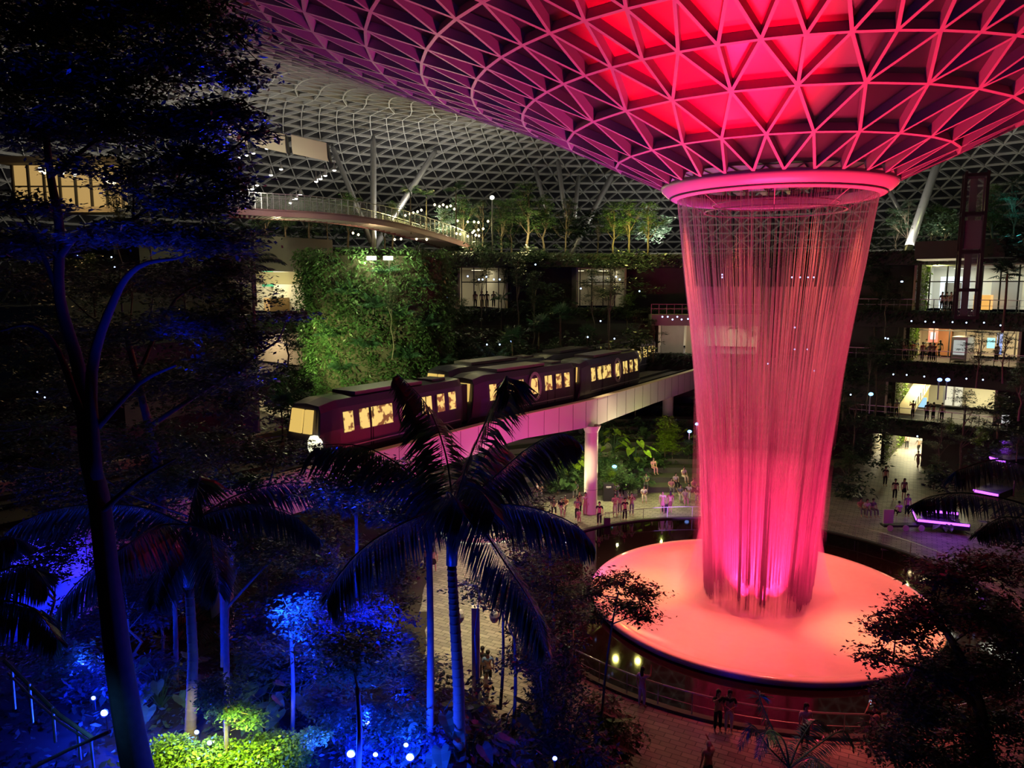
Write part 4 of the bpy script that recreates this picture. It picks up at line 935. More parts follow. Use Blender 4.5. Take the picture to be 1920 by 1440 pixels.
# ------------------------------------------------------------------ pedestrian bridge below the roof
cpts = [(430, 392, 53), (500, 396, 54), (580, 400, 56), (660, 407, 59), (740, 419, 63), (810, 437, 68), (860, 453, 73), (900, 470, 79)]
CPTS = [at(*c) for c in cpts]
def cb(s):
    n = len(CPTS)-1; f = s*n; i = min(n-1, int(f)); t = f-i; P = [CPTS[max(0, i-1)], CPTS[i], CPTS[i+1], CPTS[min(n, i+2)]]
    return 0.5*((2*P[1])+(P[2]-P[0])*t+(2*P[0]-5*P[1]+4*P[2]-P[3])*t*t+(-P[0]+3*P[1]-3*P[2]+P[3])*t**3)
t = thing('canopy_bridge', 'slim curved footbridge with glass railings high under the roof', 'footbridge', CPTS[3]); O = CPTS[3]
MAT['bridge'] = M('bridge_paint', (0.42, 0.22, 0.25), 0.5); MAT['bglass'] = M('railing_glass', (0.6, 0.65, 0.6), 0.05, alpha=0.18)
dk = MB(); pr = MB(); posts = []; g2 = MB(); hr = MB(); N = 48
fr = []
for k in range(N+1):
    p = cb(k/N); q = cb(min(1, k/N+0.01))-cb(max(0, k/N-0.01)); q.z = 0; q.normalize(); n_ = Vector((-q.y, q.x, 0)); fr.append((p-O, q, n_ if n_.y > 0 else -n_))
U = Vector((0, 0, 1))
for k in range(N):
    (p0, d0, n0), (p1, d1, n1) = fr[k], fr[k+1]
    dk.box8([p0, p1, p1+n1*3, p0+n0*3, p0+U*0.12, p1+U*0.12, p1+n1*3+U*0.12, p0+n0*3+U*0.12])
dk.build('deck', MAT['bridge'], t)
for off in (0.0, 2.9):
    pr = MB(); hr = MB(); g2 = MB()
    for k in range(N):
        (p0, d0, n0), (p1, d1, n1) = fr[k], fr[k+1]
        pr.box8([p0+n0*off-U*0.35, p1+n1*off-U*0.35, p1+n1*(off+.12)-U*.35, p0+n0*(off+.12)-U*.35, p0+n0*off+U*.16, p1+n1*off+U*.16, p1+n1*(off+.12)+U*.16, p0+n0*(off+.12)+U*.16])
        hr.bar(p0+n0*(off+.05)+U*1.25, p1+n1*(off+.05)+U*1.25, U, 0.06, 0.06); g2.quad(p0+n0*(off+.05)+U*.2, p1+n1*(off+.05)+U*.2, p1+n1*(off+.05)+U*1.15, p0+n0*(off+.05)+U*1.15)
    pr.build('edge_beam', MAT['bridge'], t); g2.build('railing_glass', MAT['bglass'], t); hr.build('handrail', MAT['metal'], t)
    for k in range(0, N+1, 2 if off else 1):
        p0, d0, n0 = fr[k]; b = MB(); b.bar(p0+n0*(off+.05), p0+n0*(off+.05)+U*1.27, d0, 0.05, 0.05); b.build('railing_post', MAT['metal'], t)
for k in range(N+1):
    p0, d0, n0 = fr[k]; b = MB(); b.bar(p0+n0*0.1+d0*0.3-U*0.3, p0+n0*2.9+d0*0.3-U*0.3, (0, 0, 1), 0.16, 0.2); b.build('cross_rib', MAT['collar'], t)

# ------------------------------------------------------------------ raking roof columns
def roofhit(px, py, off=0.5):
    d = ray(px, py); t = 60.0
    while t < 130:
        p = Vector((0, 0, CAMH))+d*t; r = (p-AX).xy.length
        if r > 5.7 and r < 75 and p.z > CAMH+catmull(PROF, r)-off: return p
        t += 0.25
    return Vector((0, 0, CAMH))+d*90
for (x0, y0, x1, y1, rad_, lab) in ((700, 255, 700, 470, .34, 'upright pale column meeting the roof above the footbridge'), (622, 272, 668, 385, .3, 'thin raking column leaning over the footbridge end'), (817, 282, 742, 400, .36, 'raking column with violet sheen behind the dark palms'), (1046, 300, 1056, 375, .3, 'short upright column at the far roof edge'), (1003, 315, 1018, 370, .28, 'thin column leaning at the far roof beside tree tops'), (1085, 330, 1080, 380, .28, 'dark slim column under the far roof edge'), (1148, 328, 1095, 430, .4, 'long raking column left of the collar'), (1768, 275, 1712, 440, .45, 'long raking column beside the collar and lift'), (1660, 345, 1700, 420, .3, 'faint raking column behind the waterfall edge'), (428, 165, 412, 200, .4, 'stub of a column top in the dark leaves')):
    a = roofhit(x0, y0, 0.9); td = (a-Vector((0, 0, CAMH))).dot(ray(960, 720))/ray(960, 720).length; c = at(x1, y1, td-2.0)
    c2 = c+(c-a)*0.6; o = thing('raking_column', lab, 'column', c2); o['kind'] = 'structure'; b = MB(); b.tube([Vector((0, 0, 0)), (a-c2)*0.96, a-c2], [rad_, rad_*0.9, rad_*0.5], 14); b.build('shaft', MAT['metal'], o, smooth=True)
# curved white shade panels
for k, (x0, y0, x1, y1) in enumerate(((428, 222, 462, 236), (472, 238, 534, 252), (546, 253, 612, 268))):
    a = at(x0, y0, 52+k); c = at(x1, y1, 53+k); t = thing('shade_panel', ['curved pale shade panel nearest the dark tree leaves', 'curved pale shade panel in the middle of the hanging row', 'curved pale shade panel at the end by the raking column'][k], 'shade panel', a); b = MB(); m = 8
    for j in range(m):
        def q(f): g_ = R_(85*f); return Vector((0.25*f, -1.2*math.sin(g_)*0.5, -1.25*math.sin(g_)*0.95-0.25*f))+Vector((-0.5*f*0, 0, 0))
        u0, u1 = q(j/m), q((j+1)/m); e = c-a; b.box8([u0, u0+e, u0+e+Vector((0, .05, .03)), u0+Vector((0, .05, .03)), u1, u1+e, u1+e+Vector((0, .05, .03)), u1+Vector((0, .05, .03))])
    b.build('curved_sheet', MAT['cream'], t, smooth=False); b = MB(); e = (c-a); b.bar(e*1.0, e*1.12+Vector((0, -0.5, -1.3)), (0, 1, 0), 0.12, 0.5); b.build('side_bracket', MAT['dark'], t)
# rows of small spotlights below the roof
MAT['spotl'] = em('spot_lens', (1, 0.95, 0.85), 9)
SP = [(427, 307), (450, 295), (462, 291), (475, 287), (500, 278), (457, 370), (465, 363), (473, 354), (482, 347), (508, 328), (527, 317), (545, 380), (556, 372), (563, 365), (593, 340), (601, 335), (610, 329), (627, 319)]
def mk_spot():
    t = thing('track_spotlight', None, 'spotlight'); b = MB(); b.tube([(0, 0, 0.3), (0, 0, 0)], [0.09, 0.13], 8); b.tube([(0, 0, 0.3), (0, 0, 0.7)], 0.02, 5); b.build('housing', MAT['metal'], t)
    b = MB(); b.ell((0, 0, -0.02), (0.13, 0.13, 0.06), 8, 5); b.build('lens', MAT['spotl'], t); return t
for k, (x, y) in enumerate(SP):
    place('spotl', mk_spot, at(x, y, 58), 0, 1.1, 'small bright spotlight in the rows hanging over the footbridge', 'spotlights hung in rows under the far roof')
# street lamp above the trees
t = thing('garden_lamp', 'single bright lamp on a pole above the tree tops', 'lamp', at(923, 470, 72)); b = MB(); hh = (at(923, 372, 72)-t.location).z; b.tube([(0, 0, 0), (0, 0, hh)], 0.07, 6); b.build('pole', MAT['dark'], t); b = MB(); b.ell((0, 0, hh), (0.22, 0.22, 0.2), 8, 6); b.build('lamp_head', em('lamp_head', (1, 1, 0.85), 6), t)
lamp('garden_glow', at(923, 375, 70), (1, 0.95, 0.7), 120)
# festoon bulbs
bul = MB(); bul.ell((0, 0, 0), (0.1, 0.1, 0.12), 6, 4)
def mk_bulb():
    o = MB(); o.ell((0, 0, 0), (0.11, 0.11, 0.12), 6, 4); q = o.build('festoon_bulb', em('bulb', (1, 0.85, 0.5), 5)); q['category'] = 'light bulb'; return q
FB = [(858, 414), (877, 416), (889, 416), (897, 417), (915, 415), (856, 438), (863, 439), (889, 433), (897, 431), (906, 429), (892, 441), (898, 442), (877, 443), (886, 436), (720, 432), (737, 437), (712, 430), (740, 449), (752, 448), (781, 448), (800, 449), (662, 437), (672, 440), (824, 387), (831, 384), (838, 388), (845, 386), (815, 384), (852, 392), (760, 404), (768, 401), (775, 399), (783, 397), (790, 394)]
for x, y in FB: place('bulb', mk_bulb, at(x, y, 70), 0, 1, 'tiny warm bulb strung among the roof garden trees', 'festoon bulbs in the roof garden')
# small blue-white guide lamps dotted over the dark terraces
def mk_dot():
    o = MB(); o.ell((0, 0, 0), (0.07, 0.07, 0.07), 6, 4); q = o.build('guide_lamp', em('guide', (0.35, 0.45, 1), 5)); q['category'] = 'lamp'; return q
DOT = [(877, 518), (898, 524), (905, 524), (912, 519), (926, 524), (937, 524), (837, 558), (1089, 541), (1126, 602), (1102, 632), (1152, 635), (1155, 519), (1162, 524), (1199, 546), (1242, 594), (1252, 594), (1261, 599), (1270, 594), (1278, 599), (1290, 598), (1004, 496), (1354, 515), (1354, 520), (1485, 520), (1500, 520), (1515, 520), (1526, 520), (1709, 602), (1735, 603), (1751, 604), (1786, 604), (1812, 605), (1845, 605), (1876, 610), (1675, 702), (1700, 703), (1733, 706), (1812, 710), (1843, 712), (1595, 740), (1603, 580), (1665, 635), (1660, 634), (1692, 528), (1440, 682), (1527, 695), (913, 646), (937, 646), (958, 640), (145, 480), (209, 482), (215, 501), (358, 636), (70, 735), (84, 745), (1720, 818), (1690, 528), (1490, 614), (1514, 655), (1490, 655)]
for x, y in DOT: place('dot', mk_dot, at(x, y, 62 if x > 400 else 30), 0, 1 if x > 400 else 0.5, 'tiny blue white guide lamp dotted over the dark terraces', 'guide lamps on the dark terraces')
for k, (x, y, tt, lab) in enumerate([(1293, 809, 66, 'brighter blue lamp on a short post by the waterfall edge'), (1307, 795, 68, 'blue lamp above its brighter neighbour near the waterfall'), (1152, 875, 60, 'cyan lamp on a stake in the lime green planting'), (1762, 712, 58, 'first of two blue lamps under the terrace edge'), (1777, 712, 58, 'second of two blue lamps under the terrace edge'), (1633, 739, 60, 'lone cyan lamp beside the dark shrubs')]):
    t = thing('blue_lamp', lab, 'lamp', at(x, y, tt)); b = MB(); b.ell((0, 0, 0), (0.2, 0.15, 0.14), 8, 5); b.build('lens', em('blue_lens', (0.2, 0.6, 1) if 'cyan' in lab else (0.2, 0.35, 1), 4), t); b = MB(); b.tube([(0, 0.1, -0.1), (0, 0.1, -1.6)], 0.05, 6); b.build('post', MAT['metal'], t)
area('panel_fill', at(520, 330, 49), at(520, 250, 52), (1, 0.93, 0.72), 260, 2)  # added area lamp that brightens the shade panels from below
lamp('portal_fill', W(wx(1290, 38), 38.2, 12.6), (1, 0.85, 0.6), 160, 0.15)  # added lamp that brightens the outer face of the portal wall
for k, (x0, x1, lab) in enumerate(((868, 957, 'dark framed window of the upper cafe above the train'), (1085, 1172, 'dark framed window behind the slim pale trunks'), (1700, 1930, 'slim framed glazing of the top storey shop'), (1690, 1902, 'slim framed glazing of the crowded shop floor'))):
    z0, z1, rr0 = (14.8, 19.0, 41.2) if k < 3 else (10.0, 13.2, 46.5); a, c = wx(x1, rr0), wx(x0, rr0); t = thing('window_frame', lab, 'window frame', W((a+c)/2, rr0, z0)); n = 4 if k < 2 else 7
    for j in range(n+1):
        p = W(a+(c-a)*j/n, rr0, z0)-t.location; b = MB(); b.box(p.x-0.05, p.x+0.05, p.y-0.05, p.y+0.05, 0, z1-z0); b.build('mullion', MAT['dark'], t)
    b = MB(); arc(b, rr0-0.04, rr0+0.04, z0+2.6, z0+2.7, a, c, 1.0); b.v = [tuple(Vector(v)-t.location) for v in b.v]; b.build('transom', MAT['dark'], t)
# ------------------------------------------------------------------ foreground trees shaped after the photo
def photo_tree(name, label, base, limbs, blobs, size, mat, seed, bark='bark', asp=0.42, tilt=0.6, cat='tree', twigs=10, sprayn=26):
    """limbs: lists of (px, py, depth, radius m); blobs: (px, py, depth, rx, rz in px, number of leaves)"""
    t = thing(name, label, cat, base); O = Vector(base); r_ = random.Random(seed); rg = np.random.default_rng(seed); tk = MB(); P = []
    allp = []
    for L in limbs: 
        pts = [at(x, y, d)-O for x, y, d, _ in L]; rr = [q[3] for q in L]
        fine = []; fr_ = []
        for i in range(len(pts)-1):
            a = pts[max(0, i-1)]; b = pts[i]; c = pts[i+1]; d = pts[min(len(pts)-1, i+2)]
            for k in range(4):
                u = k/4; fine.append(0.5*((2*b)+(c-a)*u+(2*a-5*b+4*c-d)*u*u+(3*b-a-3*c+d)*u**3)); fr_.append(rr[i]+(rr[i+1]-rr[i])*u)
        fine.append(pts[-1]); fr_.append(rr[-1]); tk.tube(fine, fr_, 9); allp += [(q, w) for q, w in zip(fine, fr_)][2:]
    for x, y, d, rx, rz, n in blobs:
        c = at(x, y, d)-O; ax = rx/F*d; az = rz/F*d
        near_, nw = min(allp, key=lambda u: (u[0]-c).length+(0.6*max(0, u[0].z-c.z)))
        tk.tube([near_, near_.lerp(c, 0.5)+Vector((0, 0, -0.06*(c-near_).length)), c], [min(nw, 0.022*size/0.1), 0.016*size/0.1, 0.012*size/0.1], 5)
        for q in range(twigs):
            e = c+Vector((r_.uniform(-1, 1)*ax, r_.uniform(-.7, .7)*ax, r_.uniform(-1, .8)*az))*0.85
            tk.tube([c+(e-c)*0.1, (c+e)/2+Vector((0, 0, -0.1*az)), e], [0.016*size/0.1, 0.011*size/0.1, 0.004], 4, cap=False)
        n = int(n*(2.3 if seed == 1 else 1.9)); ns = max(3, n//sprayn); cs = blobpts(rg, c, (ax, ax*0.75, az), ns, 0.25)
        for cc in cs: P.append(blobpts(rg, cc, (size*4.2, size*4.2, size*1.0), sprayn, 0.1))
    tk.build('trunk', MAT[bark], t, smooth=True); leafmesh('crown', np.concatenate(P), size, MAT[mat], seed, tilt, asp, t); return t
G = lambda p: Vector((p.x, p.y, ground(p.x, p.y)))
b0 = G(at(228, 1500, 13.5))
def down(p, d): q = at(*p[:2], d); return q
photo_tree('spreading_tree', 'huge dark tree with forked trunk filling the upper left', b0,
    [[(262, 1460, 13.2, .27), (232, 1300, 13.2, .24), (205, 1100, 13.3, .2), (185, 930, 13.5, .185), (165, 850, 13.6, .15), (150, 700, 13.7, .12), (112, 560, 13.8, .1), (112, 430, 13.8, .085), (95, 330, 13.8, .07), (80, 200, 13.6, .05), (60, 60, 13.4, .03)],
     [(180, 900, 13.5, .13), (172, 700, 13.5, .1), (215, 560, 13.3, .07), (260, 500, 13, .045), (330, 485, 12.6, .02)], [(165, 820, 13.5, .09), (110, 660, 13.4, .05), (60, 610, 13.2, .03), (0, 620, 13, .02)],
     [(183, 800, 13.6, .07), (260, 720, 13.4, .04), (330, 685, 13.1, .02)], [(112, 480, 13.8, .07), (160, 430, 13.4, .05), (250, 410, 13, .03), (330, 350, 12.6, .015)], [(95, 330, 13.8, .05), (220, 230, 13.4, .03), (300, 150, 13, .015)],
     [(112, 560, 13.8, .05), (60, 430, 13.6, .035), (10, 380, 13.4, .02)], [(190, 960, 13.4, .06), (260, 900, 13, .04), (330, 860, 12.6, .015)]],
    [(60, 40, 13.4, 150, 80, 2600), (210, 30, 13, 140, 70, 2600), (340, 20, 12.6, 120, 60, 1500), (60, 150, 13.8, 130, 70, 2400), (200, 140, 13, 150, 60, 2600), (330, 110, 12.6, 110, 50, 1500), (440, 60, 12.4, 60, 60, 350), (450, 140, 12.4, 60, 30, 420),
     (70, 240, 13.8, 140, 45, 1800), (220, 230, 13.3, 150, 50, 2400), (360, 230, 12.8, 110, 40, 1300), (430, 210, 12.6, 70, 22, 600), (20, 380, 13.8, 70, 26, 400), (250, 325, 13.2, 130, 34, 900), (130, 310, 13.4, 60, 16, 300), (90, 390, 13.6, 70, 14, 300), (370, 300, 12.8, 100, 36, 1300), (350, 380, 12.8, 110, 40, 1100), (420, 350, 12.6, 60, 50, 800), (60, 450, 14, 130, 40, 1100), (250, 440, 13, 150, 30, 1200), (400, 450, 12.8, 100, 35, 1200), (470, 250, 12.4, 45, 16, 200)], 0.115, 'leafd', 1, 'barkd')
photo_tree('spreading_tree', 'broad dark tree spreading its leaf layers before the corner shops', G(at(300, 1000, 24)),
    [[(300, 1100, 24, .2), (300, 900, 23, .16), (270, 760, 23, .12), (240, 640, 23, .09)], [(280, 800, 23, .09), (400, 720, 22, .06), (520, 640, 21, .03)], [(260, 700, 23, .07), (330, 560, 22, .04), (420, 520, 22, .02)]],
    [(250, 530, 23, 160, 40, 1500), (380, 520, 22, 130, 36, 1300), (130, 620, 23, 130, 40, 1200), (300, 620, 22, 170, 36, 1700), (390, 600, 21, 120, 40, 1700), (540, 590, 20, 60, 9, 260), (440, 560, 21, 60, 30, 500), (180, 720, 23, 150, 40, 1400), (350, 710, 22, 150, 36, 1400), (440, 690, 21, 80, 40, 900), (90, 520, 23, 110, 40, 900), (420, 500, 21, 60, 45, 900), (480, 635, 21, 60, 26, 500)], 0.15, 'leafd', 2)
photo_tree('spreading_tree', 'blue tinged layered tree spreading below the train nose', G(at(430, 1150, 20)),
    [[(420, 1200, 20, .1), (430, 1080, 19.5, .08), (450, 980, 19.5, .05), (500, 920, 19, .02)]],
    [(250, 820, 21, 150, 36, 1100), (400, 830, 20, 150, 34, 1500), (520, 850, 19.5, 90, 24, 900), (330, 900, 20, 140, 30, 1200), (470, 905, 19.5, 90, 20, 700), (130, 880, 22, 130, 40, 1000), (60, 800, 23, 100, 40, 700)], 0.13, 'leaf', 3)
photo_tree('branching_tree', 'small layered tree with bare forked branches between the two palms', G(at(420, 1260, 17)),
    [[(425, 1400, 16.5, .09), (425, 1250, 17, .07), (425, 1140, 17, .05), (440, 1080, 17, .035), (470, 1010, 17, .02)], [(425, 1140, 17, .04), (480, 1080, 17, .025), (530, 1030, 17, .012)], [(440, 1080, 17, .03), (400, 1030, 17, .02), (350, 1030, 17, .01)]],
    [(380, 1050, 17, 90, 22, 900), (500, 1030, 17, 110, 24, 1100), (600, 1060, 17, 70, 22, 600), (300, 1060, 17, 60, 18, 400), (430, 1010, 17, 80, 16, 500)], 0.1, 'leaf', 4)
photo_tree('dark_tree', 'dense black leafed tree covering the edge of the glowing basin', G(at(1850, 1560, 17)),
    [[(1850, 1500, 17, .2), (1840, 1350, 17, .16), (1800, 1230, 17, .1), (1750, 1150, 17, .05)], [(1830, 1320, 17, .1), (1740, 1260, 16.8, .05), (1660, 1240, 16.5, .02)]],
    [(1770, 1080, 17.5, 75, 40, 1500), (1860, 1060, 17.5, 80, 40, 1300), (1740, 1150, 17, 85, 36, 1500), (1680, 1180, 16.8, 70, 30, 1000), (1850, 1150, 17.3, 90, 50, 1900), (1760, 1250, 17, 80, 45, 1700), (1690, 1300, 16.8, 70, 22, 700), (1860, 1260, 17.2, 90, 50, 1900), (1730, 1330, 17, 80, 40, 1500), (1850, 1360, 17, 90, 45, 1800), (1700, 1400, 16.8, 90, 45, 1700), (1820, 1430, 16.8, 110, 40, 2000), (1900, 1200, 17.2, 60, 60, 1300), (1640, 1230, 16.6, 40, 14, 300)], 0.11, 'leafd', 5)
photo_tree('slim_tree', 'slim dark tree with a flat crown overlapping the basin rim', G(at(1128, 1330, 22)),
    [[(1128, 1345, 22, .04), (1137, 1250, 21.5, .035), (1148, 1170, 21, .03), (1160, 1110, 21, .02)], [(1148, 1170, 21, .02), (1200, 1150, 20.8, .01)]],
    [(1150, 1090, 21, 60, 20, 700), (1200, 1110, 20.8, 50, 16, 600), (1170, 1135, 21, 60, 14, 600), (1210, 1155, 20.6, 40, 12, 350), (1110, 1110, 21.2, 40, 16, 400), (1120, 1150, 21.2, 40, 14, 300)], 0.1, 'leafd', 6)
# tall slim trunks caught by the blue light
def slim(px0, py0, px1, py1, t, rad_, label, blobs, seed, size=0.11, mat='leaf'):
    photo_tree('slim_tree', label, at(px1, py1, t)*1.0, [[(px1, py1, t, rad_), ((px0+px1)/2+3, (py0+py1)/2, t, rad_*0.85), (px0, py0, t, rad_*0.7)]], blobs, size, mat, seed, 'palebark', twigs=6)
slim(802, 930, 806, 1420, 15.5, .085, 'tall blue lit trunk beside the central palm', [(640, 910, 16, 110, 50, 1900), (730, 890, 16, 100, 45, 1500), (760, 960, 16, 70, 26, 600)], 11)
slim(322, 1040, 330, 1290, 19, .07, 'blue lit ringed trunk left of the ringed palm', [(300, 1000, 19, 60, 30, 400)], 12)
slim(408, 1000, 418, 1250, 18, .06, 'thin blue lit trunk right of the ringed palm', [(420, 960, 18, 60, 24, 500)], 13)
slim(664, 900, 668, 1120, 21, .06, 'violet lit trunk below the guideway beam', [(680, 930, 21, 70, 30, 600)], 14)
slim(545, 1180, 548, 1400, 16, .05, 'thin stem in the blue lit thicket', [(550, 1150, 16, 60, 40, 500)], 15)
slim(670, 1290, 672, 1440, 14, .06, 'thin stem rising beside the brightest blue spotlight', [(660, 1230, 15, 100, 60, 1500)], 16)
slim(943, 1150, 938, 1330, 21, .05, 'dark stem right of the central palm trunk', [(960, 1110, 21, 70, 30, 700), (1010, 1080, 21, 60, 30, 500)], 17, mat='leafd')
slim(965, 1200, 962, 1380, 18, .05, 'dark stem beside the strolling couple', [(985, 1240, 18, 60, 36, 500), (940, 1130, 19, 50, 24, 300)], 18)
slim(1030, 1020, 1040, 1280, 24, .06, 'slim stem in the dark tree group by the pond edge', [(1030, 1060, 24, 70, 50, 900), (1060, 1120, 24, 60, 40, 700), (1000, 1090, 24, 50, 40, 500)], 19, mat='leafd')
slim(890, 1190, 893, 1340, 20, .045, 'short stem close behind the central palm trunk', [(900, 1100, 20, 60, 24, 500)], 20, mat='leaf')

# ------------------------------------------------------------------ foreground palms
def palm_px(label, trunk, crown, fronds, seed, name='feather_palm', tr=0.12, ll=0.62, lw=0.06, n=125, hang=0.85):
    """trunk: (px, py, depth) points from the ground up; fronds: control points (px, py, depth) from the crown to the tip"""
    base = at(*trunk[0]); t = thing(name, label, 'palm', base); r_ = random.Random(seed); O = base
    pts = [at(*q)-O for q in trunk]; tk = MB(); fine = []
    for i in range(len(pts)-1):
        for k in range(5): fine.append(pts[i].lerp(pts[i+1], k/5))
    fine.append(pts[-1]); m = len(fine); tk.tube(fine, [tr*(1.1-0.35*k/m) for k in range(m)], 14)
    tot = (pts[-1]-pts[0]).length; k = 0.0
    while k < tot:
        f = k/tot*(m-1); i = min(m-2, int(f)); c = fine[i].lerp(fine[i+1], f-i); r0 = tr*(1.1-0.35*f/m); tk.lathe([(r0-0.005, -0.03), (r0+0.012, 0), (r0-0.005, 0.03)], c, 14); k += 0.16
    tk.build('trunk', MAT['palmbark'], t, smooth=True)
    top = at(*crown)-O; s_ = MB(); s_.tube([pts[-1], pts[-1].lerp(top, .4), top], [tr*0.95, tr*1.05, tr*0.45], 12); s_.build('crownshaft', MAT['leafp'], t, smooth=True)
    for ctl in fronds:
        P = [top]+[at(*q)-O for q in ctl]; b = MB(); pl = []; P = [P[0]]+P+[P[-1]+(P[-1]-P[-2])*0.3]
        for i in range(1, len(P)-2):
            for k in range(10):
                u = k/10; a, b_, c, d = P[i-1:i+3]; pl.append(0.5*((2*b_)+(c-a)*u+(2*a-5*b_+4*c-d)*u*u+(3*b_-a-3*c+d)*u**3))
        pl.append(P[-2]); L = sum((q-p).length for p, q in zip(pl, pl[1:])); st = len(pl)-1
        b.tube(pl, [0.026*(1-0.85*k/st) for k in range(st+1)], 6, cap=False)
        for k in range(n):
            f = (0.10+0.9*k/n)*st; i = min(st-1, int(f)); q = pl[i].lerp(pl[i+1], f-i); tg_ = (pl[i+1]-pl[i]).normalized(); sd = tg_.cross(Vector((0, 0, 1)))
            sd = sd.normalized() if sd.length > 0.2 else tg_.cross(Vector((0, 1, 0))).normalized(); l = ll*(math.sin(PI*min(1, 0.2+k/n*0.78))**0.6+0.12)
            for s in (-1, 1):
                dr = (sd*s*0.8+tg_*0.5+Vector((0, 0, -1))*hang*r_.uniform(.7, 1.2)+Vector((r_.gauss(0, .06), r_.gauss(0, .06), 0))).normalized()
                m_ = q+dr*l*0.45; e = q+(dr+Vector((0, 0, -0.25*hang))).normalized()*l; w_ = tg_*lw*0.5; b.quad(q-w_*0.6, m_-w_, e, m_+w_)
        b.build('frond', MAT['leafp'], t)
    return t
palm_px('large feather palm in the middle, its crown below the trains', [(862, 1420, 15.4), (860, 1290, 15.2), (852, 1150, 15.1), (847, 1060, 15)], (850, 955, 15),
    [[(835, 850, 15.2), (800, 760, 15.4), (745, 700, 15.4)], [(880, 860, 14.6), (930, 750, 14.2), (950, 705, 14), (958, 740, 13.9)], [(790, 900, 15.2), (690, 840, 15.6), (600, 835, 15.8), (588, 850, 15.9)],
     [(920, 900, 15.4), (990, 840, 15.6), (1050, 812, 15.7), (1085, 828, 15.7)], [(780, 970, 14.2), (690, 1020, 13.4), (630, 1085, 13), (612, 1125, 12.9)], [(930, 945, 14.8), (1010, 955, 14.6), (1080, 985, 14.5), (1112, 1020, 14.5)],
     [(900, 990, 14.2), (950, 1060, 13.4), (1000, 1140, 13), (1024, 1215, 12.9)], [(870, 915, 14), (905, 925, 13.2), (930, 965, 12.8)], [(838, 925, 14), (850, 930, 13.0), (870, 965, 12.7)], [(900, 870, 16), (930, 830, 17), (960, 850, 18)], [(800, 940, 15.8), (740, 930, 16.8), (700, 960, 17.4)]], 1, ll=0.9)
palm_px('feather palm with ringed trunk standing in the lime green hedge', [(358, 1420, 16), (357, 1370, 16), (362, 1230, 16), (355, 1100, 16)], (352, 985, 16),
    [[(260, 950, 16), (130, 950, 15.8), (30, 985, 15.6), (-10, 1030, 15.5)], [(270, 1005, 15.2), (170, 1070, 14.6), (110, 1140, 14.3), (95, 1215, 14.2)], [(400, 960, 16), (480, 945, 16), (550, 965, 16), (600, 1010, 16)], [(362, 940, 16), (372, 900, 16), (378, 890, 16.2)],
     [(300, 985, 15), (240, 1020, 14), (190, 1060, 13.6)], [(390, 1000, 15), (400, 1050, 14.2), (410, 1110, 14)], [(440, 930, 17), (540, 905, 17.5), (640, 920, 18), (655, 950, 18)], [(330, 1010, 15), (300, 1070, 14.4), (290, 1130, 14.2)]], 2, ll=0.8)
palm_px('short palm with reddish fronds before the pond railing', [(1478, 1560, 17), (1480, 1480, 17)], (1480, 1440, 17),
    [[(1450, 1370, 17), (1425, 1310, 17), (1432, 1302, 17)], [(1440, 1400, 16.6), (1410, 1360, 16.5), (1385, 1400, 16.5)], [(1530, 1400, 17), (1580, 1370, 17), (1602, 1400, 17)], [(1500, 1390, 17.4), (1530, 1350, 17.6), (1560, 1370, 17.6)], [(1470, 1390, 16), (1440, 1370, 15.6), (1420, 1420, 15.5)], [(1520, 1420, 16), (1560, 1440, 15.6)]], 3, ll=0.36, n=56, lw=0.03, hang=0.5)
lamp('palm_fill', at(1500, 1380, 15), (1, 0.6, 0.4), 14, 0.1)  # added warm lamp that tints the fronds of the short palm
palm_px('dark palm whose fronds hang before the purple lit stage', [(2030, 1400, 14), (2010, 1150, 14)], (2000, 1010, 14),
    [[(1960, 900, 13.6), (1880, 862, 13.2), (1800, 880, 13), (1790, 890, 13)], [(1930, 950, 13.5), (1820, 925, 13), (1750, 930, 12.8), (1712, 945, 12.7)], [(1950, 980, 13), (1880, 970, 12.5), (1830, 1000, 12.3)], [(2060, 900, 14), (2120, 960, 14)]], 4, ll=0.5, n=75)
palm_px('black fan shaped palm at the dark edge below the blue glow', [(-120, 1500, 11), (-100, 1300, 11)], (-90, 1180, 11), [[(-30, 1090, 10.8), (50, 1060, 10.6), (90, 1100, 10.6)], [(-20, 1130, 10.5), (60, 1140, 10.3), (110, 1200, 10.2)], [(-40, 1060, 11), (0, 1010, 11), (30, 1010, 11)]], 5, ll=0.6)

# ------------------------------------------------------------------ lime hedge, blue thicket, undergrowth
hb = tg(430, 1420); t = thing('hedge', 'bright lime green hedge lit from below at the foot of the ringed palm', 'hedge', hb); rg = np.random.default_rng(77); P = []
for x, y, d, rx, rz, n in [(320, 1410, 15, 50, 30, 2400), (400, 1425, 15, 70, 34, 4200), (510, 1412, 15, 80, 30, 4000), (480, 1450, 14.6, 120, 26, 3400), (590, 1380, 15.2, 34, 14, 500), (300, 1450, 14.6, 70, 24, 1400)]:
    c = at(x, y, d)-hb; P.append(blobpts(rg, c, (rx/F*d, rx/F*d*0.8, rz/F*d), n, 0.55))
leafmesh('hedge_leaves', np.concatenate(P), 0.075, MAT['leafl'], 77, 0.9, 0.6, t); b = MB()
for k in range(24):
    x = rnd.uniform(290, 600); b.tube([tg(x, 1430)-hb, at(x+rnd.uniform(-20, 20), 1400, 15)-hb], 0.012, 4)
b.build('stems', MAT['bark'], t)
plantlabels = {}
def auto(key, px, py, t, sc, label):
    p = at(px, py, t); plant(key, p, sc, label)
